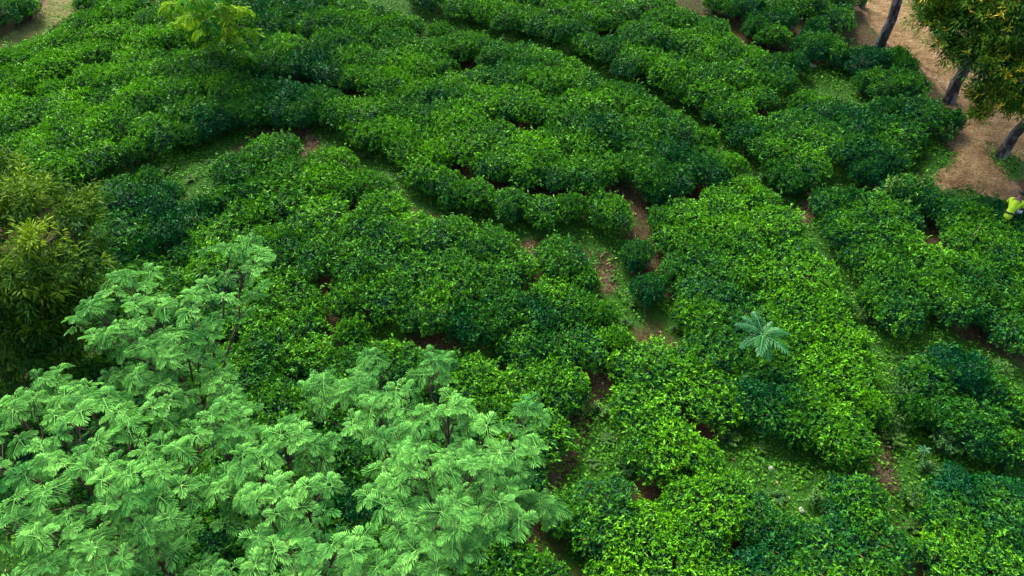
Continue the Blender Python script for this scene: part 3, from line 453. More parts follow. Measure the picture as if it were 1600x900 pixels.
PATHS = [([[2.18, 9.93], [1.87, 9.21], [1.58, 8.58], [1.2, 7.92], [1.0, 7.45], [0.73, 7.01], [0.52, 6.53], [0.31, 6.09], [0.16, 5.7], [-0.11, 5.08]], 0.22), ([[2.19, 12.56], [2.18, 12.07], [2.09, 11.55]], 0.2), ([[7.71, 14.53], [7.3, 13.89], [6.95, 13.58]], 0.2), ([[6.9, 7.62], [6.85, 7.3], [6.69, 7.04], [6.73, 6.73]], 0.22), ([[-7.07, 16.65], [-5.62, 16.88], [-5.36, 16.23], [-5.52, 15.72]], 0.2), ([[-0.08, 12.68], [0.38, 12.57]], 0.18)]
GAPLINES = [[[-11.54, 14.42], [-10.44, 14.97], [-9.41, 15.59], [-7.94, 16.53], [-6.39, 17.05], [-4.95, 16.83], [-3.77, 15.92], [-2.43, 14.41], [-0.53, 13.54], [1.09, 13.29], [2.04, 13.27], [2.47, 12.9], [2.14, 11.59], [2.53, 10.87]], [[-4.78, 24.4], [-1.07, 22.41], [1.81, 20.88], [3.93, 19.06], [5.73, 17.22], [6.49, 15.85], [7.31, 13.94], [7.72, 12.19], [7.52, 10.7], [7.76, 9.31]]]
GRASS = [(1.57, 8.23, 0.38, 1), (1.28, 7.73, 0.37, 1), (0.95, 7.13, 0.31, 0.9), (0.57, 6.47, 0.3, 0.8), (1.88, 8.9, 0.29, 1), (2.15, 11.97, 0.21, 0.7), (3.42, 10.98, 0.23, 0.7), (6.91, 7.23, 0.28, 0.8), (6.77, 6.38, 0.27, 0.8), (-8.22, 6.95, 1.76, 0.6), (-5.66, 6.33, 1.7, 0.6), (-3.38, 6.3, 1.69, 0.6), (-1.38, 6.6, 1.73, 0.6), (-10.24, 10.51, 1.11, 0.6), (2.6, 11.53, 0.38, 1), (9.89, 8.89, 0.58, 0.7), (9.24, 8.31, 0.5, 0.7), (9.5, 7.78, 0.49, 0.8), (8.34, 8.58, 0.63, 0.9), (8.74, 8.31, 0.5, 0.8), (-2.71, 10.17, 0.41, 0.5), (-0.53, 9.69, 0.4, 0.5), (-8.33, 15.28, 0.75, 1), (-8.87, 15.65, 0.51, 1), (-7.6, 14.43, 0.4, 1), (-14.44, 21.73, 0.52, 0.7), (-14.97, 21.12, 0.51, 0.8), (2.52, 11.24, 0.35, 1), (2.36, 11.8, 0.21, 0.7), (1.61, 8.02, 0.42, 1), (1.81, 7.41, 0.46, 1), (1.25, 7.2, 0.3, 0.9), (4.56, 7.42, 0.54, 1), (5.04, 7.06, 0.53, 1), (5.53, 6.78, 0.46, 0.9), (4.94, 6.27, 0.34, 0.8), (6.3, 7.03, 0.35, 0.8), (8.16, 18.86, 0.76, 1), (9.12, 19.61, 0.58, 0.8), (9.88, 19.56, 0.68, 1), (10.22, 18.62, 0.37, 1), (6.12, 16.32, 0.35, 0.9), (6.51, 15.74, 0.41, 0.9), (6.76, 15.01, 0.42, 0.9), (8.69, 14.72, 0.66, 0.5), (7.5, 14.44, 0.41, 0.7), (9.52, 14.82, 0.49, 0.6), (10.75, 15.93, 0.51, 0.8), (11.32, 16.54, 0.61, 1), (11.21, 14.3, 0.4, 0.8), (13.06, 21.84, 0.41, 0.7), (13.39, 20.23, 0.32, 0.6), (12.04, 20.74, 0.36, 0.8), (12.31, 16.13, 0.31, 0.7), (13.38, 16.4, 0.35, 0.6), (-15.05, 22.31, 0.46, 0.8), (-15.63, 21.33, 0.45, 0.8), (11.24, 15.72, 0.47, 1), (10.66, 15.26, 0.33, 0.6), (12.55, 15.19, 0.43, 0.7), (13.29, 15.7, 0.4, 0.6), (11.46, 14.17, 0.41, 0.7), (10.87, 13.87, 0.39, 0.6), (12.85, 16.39, 0.24, 0.7), (13.82, 23.19, 0.39, 0.6), (13.86, 22.02, 0.31, 0.5), (8.15, 9.45, 0.53, 0.9), (8.76, 9.68, 0.53, 1), (9.45, 9.39, 0.39, 0.8), (7.71, 8.59, 0.51, 0.9), (7.72, 7.91, 0.61, 0.9), (8.06, 7.21, 0.59, 1), (9.04, 7.28, 0.48, 0.9), (7.22, 7.25, 0.36, 0.8), (7.17, 6.51, 0.3, 1), (6.97, 5.72, 0.26, 0.9), (7.36, 11.45, 0.26, 0.5), (7.41, 10.15, 0.27, 0.7), (1.15, 5.59, 0.22, 0.35), (-2.15, 23.15, 0.86, 0.6), (1.02, 21.44, 0.82, 0.6), (2.72, 19.91, 0.58, 0.7), (4.49, 18.6, 0.56, 0.6), (-5.45, 16.69, 0.44, 0.25), (3.63, 10.48, 0.28, 0.4), (3.58, 11.07, 0.2, 0.3), (0.0, 13.39, 0.62, 0.5), (-2.6, 14.49, 0.41, 0.5), (-7.04, 16.83, 0.44, 0.6)]
STONES = [(5.08, 6.3, 0.045, 'small white stone in the grassy clearing'), (9.33, 20.33, 0.08, 'pale flat stone in the small lawn below dirt road'), (4.77, 7.11, 0.05, 'tiny white stone near left side of grassy clearing'), (11.42, 19.96, 0.06, 'small pale stone beside the dirt road trunk')]
# ---------------------------------------------------------------- helpers
rng = np.random.default_rng(11)
def tz(x, y): return float(terrain(x, y))
def mesh(name, V, F, tint=None, mat=None, smooth=False):
    """triangle or quad mesh from arrays, with an optional per-vertex colour attribute called tint"""
    V = np.asarray(V, np.float32); F = np.asarray(F, np.int32)
    me = bpy.data.meshes.new(name); n = F.shape[1]
    me.vertices.add(len(V)); me.vertices.foreach_set('co', V.ravel())
    me.loops.add(F.size); me.loops.foreach_set('vertex_index', F.ravel())
    me.polygons.add(len(F)); me.polygons.foreach_set('loop_start', np.arange(0, F.size, n, dtype=np.int32))
    if smooth: me.polygons.foreach_set('use_smooth', np.ones(len(F), bool))
    me.update(calc_edges=True)
    if tint is not None:
        a = me.color_attributes.new('tint', 'FLOAT_COLOR', 'POINT')
        t = np.ones((len(V), 4), np.float32); t[:, :3] = tint; a.data.foreach_set('color', t.ravel())
    if mat: me.materials.append(mat)
    return me
def link(name, data, parent=None, loc=(0, 0, 0), rot=(0, 0, 0), scale=(1, 1, 1), color=None, **props):
    o = bpy.data.objects.new(name, data); COL.objects.link(o)
    o.location = loc; o.rotation_euler = rot; o.scale = scale
    if parent: o.parent = parent
    if color: o.color = (*color, 1)
    for k, v in props.items(): o[k] = v
    return o
def thing(name, label, cat, loc, rz=0, group=None, scale=(1, 1, 1)):
    o = link(name, None, None, loc, (0, 0, rz), scale, label=label, category=cat)
    o.empty_display_size = 0.2
    if group: o['group'] = group
    return o
def unit(a): return a/np.maximum(np.linalg.norm(a, axis=-1, keepdims=True), 1e-9)
def leaves(B, D, N, L, W, fold=0.18, mid=0.45):
    """rhombic leaves folded along the midrib: base B, direction D, normal N, length L, width W -> V, F (two triangles each)"""
    D = unit(D); S = unit(np.cross(D, N)); N2 = np.cross(S, D)
    L = np.asarray(L)[:, None]; W = np.asarray(W)[:, None]
    c = B + D*L*mid + N2*W*fold
    V = np.stack([B, c + S*W*.5, B + D*L - N2*L*.08, c - S*W*.5], 1).reshape(-1, 3)
    i = np.arange(len(B))*4
    F = np.concatenate([np.stack([i, i+1, i+2], 1), np.stack([i, i+2, i+3], 1)])
    return V, F
def tube(path, radii, sides=7, jitter=0.0, seed=0):
    P = np.asarray(path, float); n = len(P); rg = np.random.default_rng(seed)
    T = np.gradient(P, axis=0); T = unit(T)
    ref = np.array([0.3, 1, 0.1]) if abs(T[0][2]) > .7 else np.array([0, 0, 1.])
    V = []
    for k in range(n):
        a = unit(np.cross(T[k], ref)); b = np.cross(T[k], a)
        ang = np.arange(sides)/sides*2*np.pi
        rr = radii[k]*(1 + jitter*rg.uniform(-1, 1, sides))
        V.append(P[k] + rr[:, None]*(np.cos(ang)[:, None]*a + np.sin(ang)[:, None]*b))
    V = np.concatenate(V); F = []
    for k in range(n-1):
        for s in range(sides):
            s2 = (s+1) % sides
            F.append((k*sides+s, k*sides+s2, (k+1)*sides+s2)); F.append((k*sides+s, (k+1)*sides+s2, (k+1)*sides+s))
    return V, np.array(F)
def join(parts):
    V = []; F = []; T = []; o = 0
    for p in parts:
        V.append(p[0]); F.append(np.asarray(p[1])+o); o += len(p[0])
        if len(p) > 2: T.append(p[2])
    return (np.concatenate(V), np.concatenate(F), np.concatenate(T) if T else None)
def curve(a, b, sag=0.0, n=5, wob=0.0, rg=rng):
    t = np.linspace(0, 1, n)[:, None]; a = np.asarray(a, float); b = np.asarray(b, float)
    P = a*(1-t)+b*t; P[:, 2] += sag*np.sin(t[:, 0]*np.pi)
    if wob: P[1:-1] += rg.normal(0, wob, (n-2, 3))
    return P
# ---------------------------------------------------------------- materials
class NT:
    def __init__(s, name):
        s.m = bpy.data.materials.new(name); s.m.use_nodes = True; s.t = s.m.node_tree; s.t.nodes.clear()
        s.out = s.t.nodes.new('ShaderNodeOutputMaterial')
    def n(s, typ, **kw):
        d = s.t.nodes.new(typ)
        for k, v in kw.items():
            if k in d.inputs: d.inputs[k].default_value = v
            else: setattr(d, k, v)
        return d
    def l(s, a, b): s.t.links.new(a, b)
    def mix(s, f, a, b, mode='MIX'):
        d = s.t.nodes.new('ShaderNodeMix'); d.data_type = 'RGBA'; d.blend_type = mode
        for sock, v in ((d.inputs[0], f), (d.inputs[6], a), (d.inputs[7], b)):
            if hasattr(v, 'is_linked'): s.l(v, sock)
            else: sock.default_value = v if not isinstance(v, tuple) else (*v, 1)
        return d.outputs[2]
    def math(s, op, a, b=0.0, clamp=False):
        d = s.t.nodes.new('ShaderNodeMath'); d.operation = op; d.use_clamp = clamp
        for sock, v in ((d.inputs[0], a), (d.inputs[1], b)):
            if hasattr(v, 'is_linked'): s.l(v, sock)
            else: sock.default_value = v
        return d.outputs[0]
    def noise(s, scale, detail=4, rough=.6, coord='Object'):
        c = s.n('ShaderNodeTexCoord'); d = s.n('ShaderNodeTexNoise', Scale=scale, Detail=detail, Roughness=rough)
        s.l(c.outputs[coord], d.inputs['Vector']); return d.outputs[0]
    def ramp(s, f, stops):
        d = s.n('ShaderNodeValToRGB'); e = d.color_ramp.elements
        while len(e) < len(stops): e.new(0.5)
        for k, (p, c) in enumerate(stops): e[k].position = p; e[k].color = (*c, 1)
        s.l(f, d.inputs[0]); return d.outputs[0]
def leaf_material(name, dark, mid, bright, blue, rough=0.42, spec=0.5, trans=0.22, patch=.8):
    """tint attribute: r = random 0..1, g = young shoot 0..1; object colour: r = how much of the plant is in flush, lowered as painted shade on low rosettes, g = bluish cast"""
    k = NT(name)
    at = k.n('ShaderNodeAttribute', attribute_name='tint'); sp = k.n('ShaderNodeSeparateColor'); k.l(at.outputs['Color'], sp.inputs[0])
    oi = k.n('ShaderNodeObjectInfo'); so = k.n('ShaderNodeSeparateColor'); k.l(oi.outputs['Color'], so.inputs[0])
    r, g = sp.outputs[0], sp.outputs[1]; tone, cast = so.outputs[0], so.outputs[1]
    geo = k.n('ShaderNodeNewGeometry'); pn = k.n('ShaderNodeTexNoise', Scale=patch, Detail=3, Roughness=.6); k.l(geo.outputs['Position'], pn.inputs['Vector'])
    sw = k.math('MULTIPLY', k.math('SUBTRACT', pn.outputs[0], .5), 1.5)
    tone = k.math('ADD', tone, sw, True); cast = k.math('SUBTRACT', cast, sw, True)
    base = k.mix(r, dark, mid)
    base = k.mix(k.math('MULTIPLY', cast, k.math('SUBTRACT', 1.0, g), True), base, blue)
    f = k.math('MULTIPLY', k.math('ADD', g, k.math('MULTIPLY', r, 0.30)), k.math('MULTIPLY', tone, 1.25), True)
    col = k.mix(f, base, bright)
    col = k.mix(sp.outputs[2], col, (.16, .085, .02))
    b = k.n('ShaderNodeBsdfPrincipled', Roughness=rough); b.inputs['Specular IOR Level'].default_value = spec
    k.l(col, b.inputs['Base Color'])
    t = k.n('ShaderNodeBsdfTranslucent'); k.l(k.mix(1.0, col, (1.0, 1.0, 0.45), 'MULTIPLY'), t.inputs[0])
    mx = k.n('ShaderNodeMixShader', Fac=trans); mx.inputs[0].default_value = trans
    k.l(b.outputs[0], mx.inputs[1]); k.l(t.outputs[0], mx.inputs[2]); k.l(mx.outputs[0], k.out.inputs[0])
    return k.m
def bark_material(name, c0, c1, c2, scale=9.0, stretch=0.35):
    k = NT(name); c = k.n('ShaderNodeTexCoord'); mp = k.n('ShaderNodeMapping'); mp.inputs['Scale'].default_value = (1, 1, stretch)
    k.l(c.outputs['Object'], mp.inputs[0])
    n1 = k.n('ShaderNodeTexNoise', Scale=scale, Detail=6, Roughness=.7); k.l(mp.outputs[0], n1.inputs['Vector'])
    n2 = k.n('ShaderNodeTexNoise', Scale=scale*.35, Detail=3); k.l(mp.outputs[0], n2.inputs['Vector'])
    col = k.ramp(n1.outputs[0], [(0.38, c0), (0.52, c1), (0.66, c2)])
    col = k.mix(k.ramp(n2.outputs[0], [(.5, (0, 0, 0)), (.62, (1, 1, 1))]), col, c2)
    b = k.n('ShaderNodeBsdfPrincipled', Roughness=.9); k.l(col, b.inputs['Base Color'])
    bu = k.n('ShaderNodeBump', Strength=.8, Distance=.03); k.l(n1.outputs[0], bu.inputs['Height']); k.l(bu.outputs[0], b.inputs['Normal'])
    k.l(b.outputs[0], k.out.inputs[0]); return k.m
def plain_material(name, col, rough=.8, var=.25, scale=30):
    k = NT(name); n = k.noise(scale)
    c = k.mix(n, tuple(x*(1-var) for x in col), tuple(min(1, x*(1+var)) for x in col))
    b = k.n('ShaderNodeBsdfPrincipled', Roughness=rough); k.l(c, b.inputs['Base Color']); k.l(b.outputs[0], k.out.inputs[0]); return k.m
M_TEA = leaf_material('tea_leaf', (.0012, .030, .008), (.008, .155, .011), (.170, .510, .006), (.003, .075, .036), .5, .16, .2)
M_FEATHER = leaf_material('feathery_leaf', (.001, .040, .010), (.010, .225, .030), (.270, .690, .130), (.001, .072, .030), .65, .08, .14, 1.6)
M_YOUNG = leaf_material('young_tree_leaf', (.006, .130, .014), (.040, .340, .012), (.420, .640, .006), (.006, .16, .05), .6, .12, .3)
M_NARROW = leaf_material('narrow_leaf', (.004, .045, .006), (.018, .125, .008), (.230, .380, .006), (.004, .065, .020), .6, .10, .22)
M_WEED = leaf_material('weed_leaf', (.012, .090, .015), (.045, .200, .015), (.180, .360, .035), (.03, .13, .06), .5, .35, .25)
M_COVER = leaf_material('ground_cover_leaf', (.010, .080, .004), (.028, .200, .004), (.120, .360, .004), (.02, .12, .03), .6, .25, .2)
M_FERN = leaf_material('sapling_leaf', (.012, .130, .040), (.040, .260, .070), (.180, .460, .120), (.02, .18, .08), .5, .35, .25)
M_BARK = bark_material('grey_bark', (.006, .005, .005), (.030, .025, .022), (.17, .16, .15), 11, .5)
M_TWIG = bark_material('twig_bark', (.025, .018, .009), (.055, .040, .020), (.10, .075, .04), 14)
M_STEM = bark_material('tea_stem', (.02, .014, .01), (.06, .045, .03), (.12, .10, .08), 18)
def ground_material():
    k = NT('soil_ground')
    at = k.n('ShaderNodeAttribute', attribute_name='tint'); sp = k.n('ShaderNodeSeparateColor'); k.l(at.outputs['Color'], sp.inputs[0])
    n1 = k.noise(1.7, 6, .65); n2 = k.noise(14, 5, .7); n3 = k.noise(60, 3, .6)
    soil = k.ramp(n2, [(.30, (.014, .008, .004)), (.5, (.046, .027, .012)), (.72, (.105, .066, .032))])
    sand = k.ramp(n2, [(.28, (.15, .085, .045)), (.5, (.33, .205, .11)), (.75, (.47, .32, .19))])
    moss = k.ramp(n3, [(.30, (.006, .028, .003)), (.52, (.017, .075, .004)), (.75, (.040, .125, .006))])
    c = k.mix(k.math('SUBTRACT', k.math('MULTIPLY', sp.outputs[1], 1.9), n1, True), soil, sand)
    f = k.ramp(k.math('ADD', k.math('MULTIPLY', sp.outputs[0], .75), k.math('MULTIPLY', k.math('ADD', n1, n2), .42)), [(.40, (0, 0, 0)), (.58, (1, 1, 1))])
    c = k.mix(f, c, moss)
    b = k.n('ShaderNodeBsdfPrincipled', Roughness=.95); b.inputs['Specular IOR Level'].default_value = .2; k.l(c, b.inputs['Base Color'])
    bu = k.n('ShaderNodeBump', Strength=.7, Distance=.05); k.l(n2, bu.inputs['Height']); k.l(bu.outputs[0], b.inputs['Normal'])
    k.l(b.outputs[0], k.out.inputs[0]); return k.m
def path_material(name, c0, c1, c2, worn):
    k = NT(name)
    at = k.n('ShaderNodeAttribute', attribute_name='tint'); sp = k.n('ShaderNodeSeparateColor'); k.l(at.outputs['Color'], sp.inputs[0])
    n1 = k.noise(2.2, 6, .65); n2 = k.noise(22, 6, .72); n3 = k.noise(90, 3)
    c = k.ramp(n1, [(.30, c0), (.5, c1), (.70, c2)])
    c = k.mix(k.ramp(n2, [(.36, (.75, .75, .75)), (.55, (0, 0, 0))]), c, tuple(x*.42 for x in c0))
    c = k.mix(k.ramp(n3, [(.62, (0, 0, 0)), (.74, (.6, .6, .6))]), c, c2)
    b = k.n('ShaderNodeBsdfPrincipled', Roughness=.95); b.inputs['Specular IOR Level'].default_value = .15; k.l(c, b.inputs['Base Color'])
    bu = k.n('ShaderNodeBump', Strength=.9, Distance=.12); k.l(k.math('ADD', n2, k.math('MULTIPLY', k.noise(6, 5), 2.0)), bu.inputs['Height']); k.l(bu.outputs[0], b.inputs['Normal'])
    a = k.ramp(k.math('ADD', k.math('MULTIPLY', sp.outputs[0], worn), k.math('MULTIPLY', k.math('ADD', n1, n2), .5)), [(.58, (0, 0, 0)), (.74, (1, 1, 1))])
    tr = k.n('ShaderNodeBsdfTransparent'); mx = k.n('ShaderNodeMixShader'); k.l(a, mx.inputs[0]); k.l(tr.outputs[0], mx.inputs[1]); k.l(b.outputs[0], mx.inputs[2])
    k.l(mx.outputs[0], k.out.inputs[0]); return k.m
# ---------------------------------------------------------------- ground
def seg_dist(X, Y, pts):
    d = np.full(np.shape(X), 1e9)
    for (x0, y0), (x1, y1) in zip(pts[:-1], pts[1:]):
        dx, dy = x1-x0, y1-y0; t = np.clip(((X-x0)*dx+(Y-y0)*dy)/(dx*dx+dy*dy+1e-9), 0, 1)
        d = np.minimum(d, np.hypot(X-x0-t*dx, Y-y0-t*dy))
    return d
def inside(pts, X, Y):
    r = np.zeros(np.shape(X), bool); j = len(pts)-1
    for i in range(len(pts)):
        xi, yi = pts[i]; xj, yj = pts[j]
        if yi != yj: r ^= ((yi > Y) != (yj > Y)) & (X < (xj-xi)*(Y-yi)/(yj-yi)+xi)
        j = i
    return r
def grass_mask(X, Y):
    g = np.zeros(np.shape(X))
    for x, y, r, s in GRASS: g = np.maximum(g, s*np.clip(1.35-np.hypot(X-x, Y-y)/max(r, .25)*.9, 0, 1))
    for pl in GAPLINES: g = np.maximum(g, .45*np.clip(1.2-seg_dist(X, Y, pl)/.5, 0, 1))
    return g
def sand_mask(X, Y):
    s = np.zeros(np.shape(X))
    for pl in (ROAD, TRACK):
        d = seg_dist(X, Y, pl+[pl[0]]); ins = inside(pl, X, Y)
        s = np.maximum(s, np.where(ins, 1.0, np.clip(1-d/.45, 0, 1)))
    for pl, w in PATHS: s = np.maximum(s, .8*np.clip(1-seg_dist(X, Y, pl)/(w*1.6), 0, 1))
    return s
fine = np.arange(-26, 26.01, .2); far = np.array([30, 36, 45, 60, 90, 150, 260, 450.])
gx = np.concatenate([-far[::-1], fine, far]); fy = np.arange(-6, 44.01, .2)
gy = np.concatenate([-far[::-1], fy, fy[-1]+far-20])
GX, GY = np.meshgrid(gx, gy); GZ = terrain(GX, GY) + np.where((abs(GX) < 26) & (GY > -6) & (GY < 44), rng.normal(0, .012, GX.shape), 0)
nx, ny = len(gx), len(gy); q = (np.arange(ny-1)[:, None]*nx+np.arange(nx-1)[None]).ravel()
tint = np.stack([grass_mask(GX, GY), sand_mask(GX, GY), GX*0], -1).reshape(-1, 3)
gm = mesh('ground', np.stack([GX, GY, GZ], -1).reshape(-1, 3), np.stack([q, q+1, q+nx+1, q+nx], 1), tint, ground_material(), True)
link('ground', gm, kind='structure')
def sheet(name, poly, mat, dz=.03, st=.08):
    P = np.array(poly); X, Y = np.meshgrid(np.arange(P[:, 0].min()-.4, P[:, 0].max()+.4, st), np.arange(P[:, 1].min()-.4, P[:, 1].max()+.4, st))
    d = seg_dist(X, Y, poly+[poly[0]]); s = np.where(inside(poly, X, Y), d, -d)
    ok = s > -.32; cell = ok[:-1, :-1] & ok[1:, :-1] & ok[:-1, 1:] & ok[1:, 1:]
    nx = X.shape[1]; q = (np.arange(X.shape[0]-1)[:, None]*nx+np.arange(nx-1)[None])[cell]
    F = np.stack([q, q+1, q+nx+1, q+nx], 1); used, inv = np.unique(F, return_inverse=True)
    V = np.stack([X, Y, terrain(X, Y)+dz], -1).reshape(-1, 3)[used]
    t = np.clip((s.ravel()[used]+.3)/.6, 0, 1)
    return link(name, mesh(name, V, inv.reshape(-1, 4), np.stack([t, t, t], -1), mat, True), kind='structure')
def strip_poly(pl, w):
    P = np.array(pl); T = unit(np.gradient(P, axis=0)); N = np.stack([-T[:, 1], T[:, 0]], 1)*w*.5
    return [tuple(a) for a in P+N]+[tuple(a) for a in (P-N)[::-1]]
M_ROAD = path_material('sandy_road', (.17, .100, .040), (.32, .205, .090), (.46, .330, .170), .62)
M_TRACK = path_material('grassy_track', (.08, .17, .02), (.20, .21, .06), (.33, .26, .13), .75)
M_PATH = path_material('worn_footpath', (.050, .036, .018), (.110, .074, .038), (.20, .145, .085), .5)
sheet('dirt_road', ROAD, M_ROAD); sheet('grassy_track', TRACK, M_TRACK)
for pl, w in PATHS: sheet('footpath', strip_poly(pl, w), M_PATH, .03, .05)
# ---------------------------------------------------------------- tea bushes
def tea_foliage(seed, rad, rough=1.0):
    """a plucked tea bush in metres: flat leafy table, rounded shoulders, shaded open skirt"""
    rg = np.random.default_rng(seed); H = .57+.09*rad; q = (rad/.8)**2
    rho = np.linspace(0, 1, 400); zt = H*(1-.58*rho**(6.5 if rad > .6 else 4.5))
    ex = 6.5 if rad > .6 else 4.5
    arc = np.concatenate([[0], np.cumsum(np.hypot(np.diff(rho)*rad, np.diff(zt))*(rho[1:]+.02))]); arc /= arc[-1]
    ph = rg.uniform(0, 6.28, 10); fr = rg.integers(1, 5, 8)
    def surf(n, inner):
        u = np.interp(rg.uniform(0, 1, n), arc, rho); th = rg.uniform(0, 2*np.pi, n)
        z = np.interp(u, rho, zt)
        lob = 1+.12*np.sin(fr[0]*th+ph[0])+.09*np.sin((fr[1]+2)*th+ph[1])+.06*np.sin(9*th+ph[2])
        x = u*lob*np.cos(th)*rad; y = u*lob*np.sin(th)*rad
        bump = .012*np.sin(6.1*x+ph[3])*np.sin(5.7*y+ph[4])+.014*np.sin(14*x+ph[5])*np.sin(15*y+ph[6])+.030*np.sin(29*x+ph[7]+2*np.sin(7*y))*np.sin(31*y+ph[8]+2*np.sin(8*x))
        bump = bump*(1+(rough-1)*.45)
        dzdu = -H*.58*ex*u**(ex-1)/rad
        N = np.stack([-dzdu*np.cos(th), -dzdu*np.sin(th), np.ones(n)], 1); N = unit(N)
        P = np.stack([x, y, z], 1)+N*(bump-inner)[:, None]
        return P, N, u, bump
    out = []
    n = int(6200*q+900*(rad < .6)); P, N, u, bp = surf(n, rg.exponential(.075, n)+.005)
    D = N*rg.uniform(-.1, .8, (n, 1))+unit(rg.normal(0, 1, (n, 3)))*.9; NN = N*.8+np.array([0, 0, .5])+rg.normal(0, .55, (n, 3))
    L = rg.uniform(.034, .082, n); V, F = leaves(P, D, NN, L, L*rg.uniform(.36, .54, n))
    r = np.clip(rg.normal(.42, .30, n)+bp*7, 0, 1); g = np.clip(rg.normal(-.12, .25, n)+bp*4, 0, .6)
    out.append((V, F, np.repeat(np.stack([r, g, (rg.uniform(0, 1, n) < .012)*.9], 1), 4, 0)))
    # young shoots: tufts of five upright leaves on the plucking table, denser on the high spots
    m = int(1900*q); P, N, u, bp = surf(m, np.zeros(m)-.015); keep = (rg.uniform(0, 1, m) < .45-.20*u**2+bp*9); P, N, bp = P[keep], N[keep], bp[keep]; m = len(P)
    P3 = np.repeat(P, 5, 0); N3 = np.repeat(N, 5, 0); n3 = len(P3)
    D = N3*.6+np.array([0, 0, .3])+rg.normal(0, .6, (n3, 3)); NN = N3+rg.normal(0, .6, (n3, 3))
    L = rg.uniform(.036, .072, n3); V, F = leaves(P3, D, NN, L, L*rg.uniform(.34, .46, n3))
    g = np.clip(np.repeat(rg.uniform(.35, 1.15, m), 5)+rg.normal(0, .1, n3), .1, 1); r = rg.uniform(.2, 1, n3)
    out.append((V, F, np.repeat(np.stack([r, g, r*0], 1), 4, 0)))
    # unplucked shoots standing proud of the table make the outline ragged
    m = int(42*q*(1+.8*(rough > 1))); P, N, u, bp = surf(m, np.zeros(m)); hs = rg.uniform(.06, .20, m); ax = unit(N*.5+np.array([0, 0, .7])+rg.normal(0, .25, (m, 3)))
    w = np.repeat(np.arange(m), 8); s = np.tile(np.linspace(.1, 1, 8), m)[:, None]; n8 = len(w)
    Pk = P[w]+ax[w]*hs[w][:, None]*s; D = ax[w]*.45+unit(rg.normal(0, 1, (n8, 3)))*.8; L = rg.uniform(.05, .10, n8)
    V, F = leaves(Pk, D, np.array([0, 0, 1.])+rg.normal(0, .4, (n8, 3)), L, L*.42)
    g = np.clip(s[:, 0]*.8+rg.normal(0, .12, n8), 0, 1); r = rg.uniform(.3, 1, n8); out.append((V, F, np.repeat(np.stack([r, g, r*0], 1), 4, 0)))
    # old inner leaves close the crown
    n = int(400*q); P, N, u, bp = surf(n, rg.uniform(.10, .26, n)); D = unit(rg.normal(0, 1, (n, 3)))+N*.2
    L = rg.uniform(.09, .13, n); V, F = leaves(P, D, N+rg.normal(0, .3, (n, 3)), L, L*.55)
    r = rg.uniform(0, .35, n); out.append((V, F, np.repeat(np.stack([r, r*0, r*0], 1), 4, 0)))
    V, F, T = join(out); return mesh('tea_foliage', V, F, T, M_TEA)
def tea_stems(seed, rad):
    rg = np.random.default_rng(seed); parts = []
    for k in range(9):
        a = k/9*6.28+rg.uniform(-.3, .3); rr = rg.uniform(.3, .75)*rad
        P = np.array([[.05*math.cos(a), .05*math.sin(a), -.05], [rr*.5*math.cos(a+.2), rr*.5*math.sin(a+.2), rg.uniform(.16, .24)], [rr*math.cos(a), rr*math.sin(a), rg.uniform(.36, .46)]])
        parts.append(tube(P, [.026, .018, .008], 4))
    V, F, _ = join(parts); return mesh('tea_stems', V, F, None, M_STEM)
RC = (.50, .68, .84, 1.02)
TEA_F = [[tea_foliage(100+10*j+i, rc, (1.0, 1.0, 1.0, 2.0, 2.0, 2.0)[i]) for i in range(6)] for j, rc in enumerate(RC)]; TEA_S = [tea_stems(200+j, rc) for j, rc in enumerate(RC)]
for i, (x, y, rad, tone, cast, label) in enumerate(BUSHES):
    loose = any(w in label for w in ('wide bed', 'behind feathery', 'left yellowish', 'weedy', 'dirt road', 'right of right', 'fern-like'))
    want = rad*(.96 if loose else 1.06); j = min(range(4), key=lambda j: abs(RC[j]-want)); s = want/RC[j]; w = 1+.10*math.sin(i*1.7)
    t = thing('tea_bush', label, 'tea bush', (x, y, tz(x, y)), (i*2.399) % 6.283, 'tea bushes growing on the slope', (s*w, s/w, .95+.10*((i*37) % 11)/11))
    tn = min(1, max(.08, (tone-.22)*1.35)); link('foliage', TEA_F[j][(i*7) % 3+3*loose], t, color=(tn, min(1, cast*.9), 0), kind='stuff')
    link('stems', TEA_S[j], t)
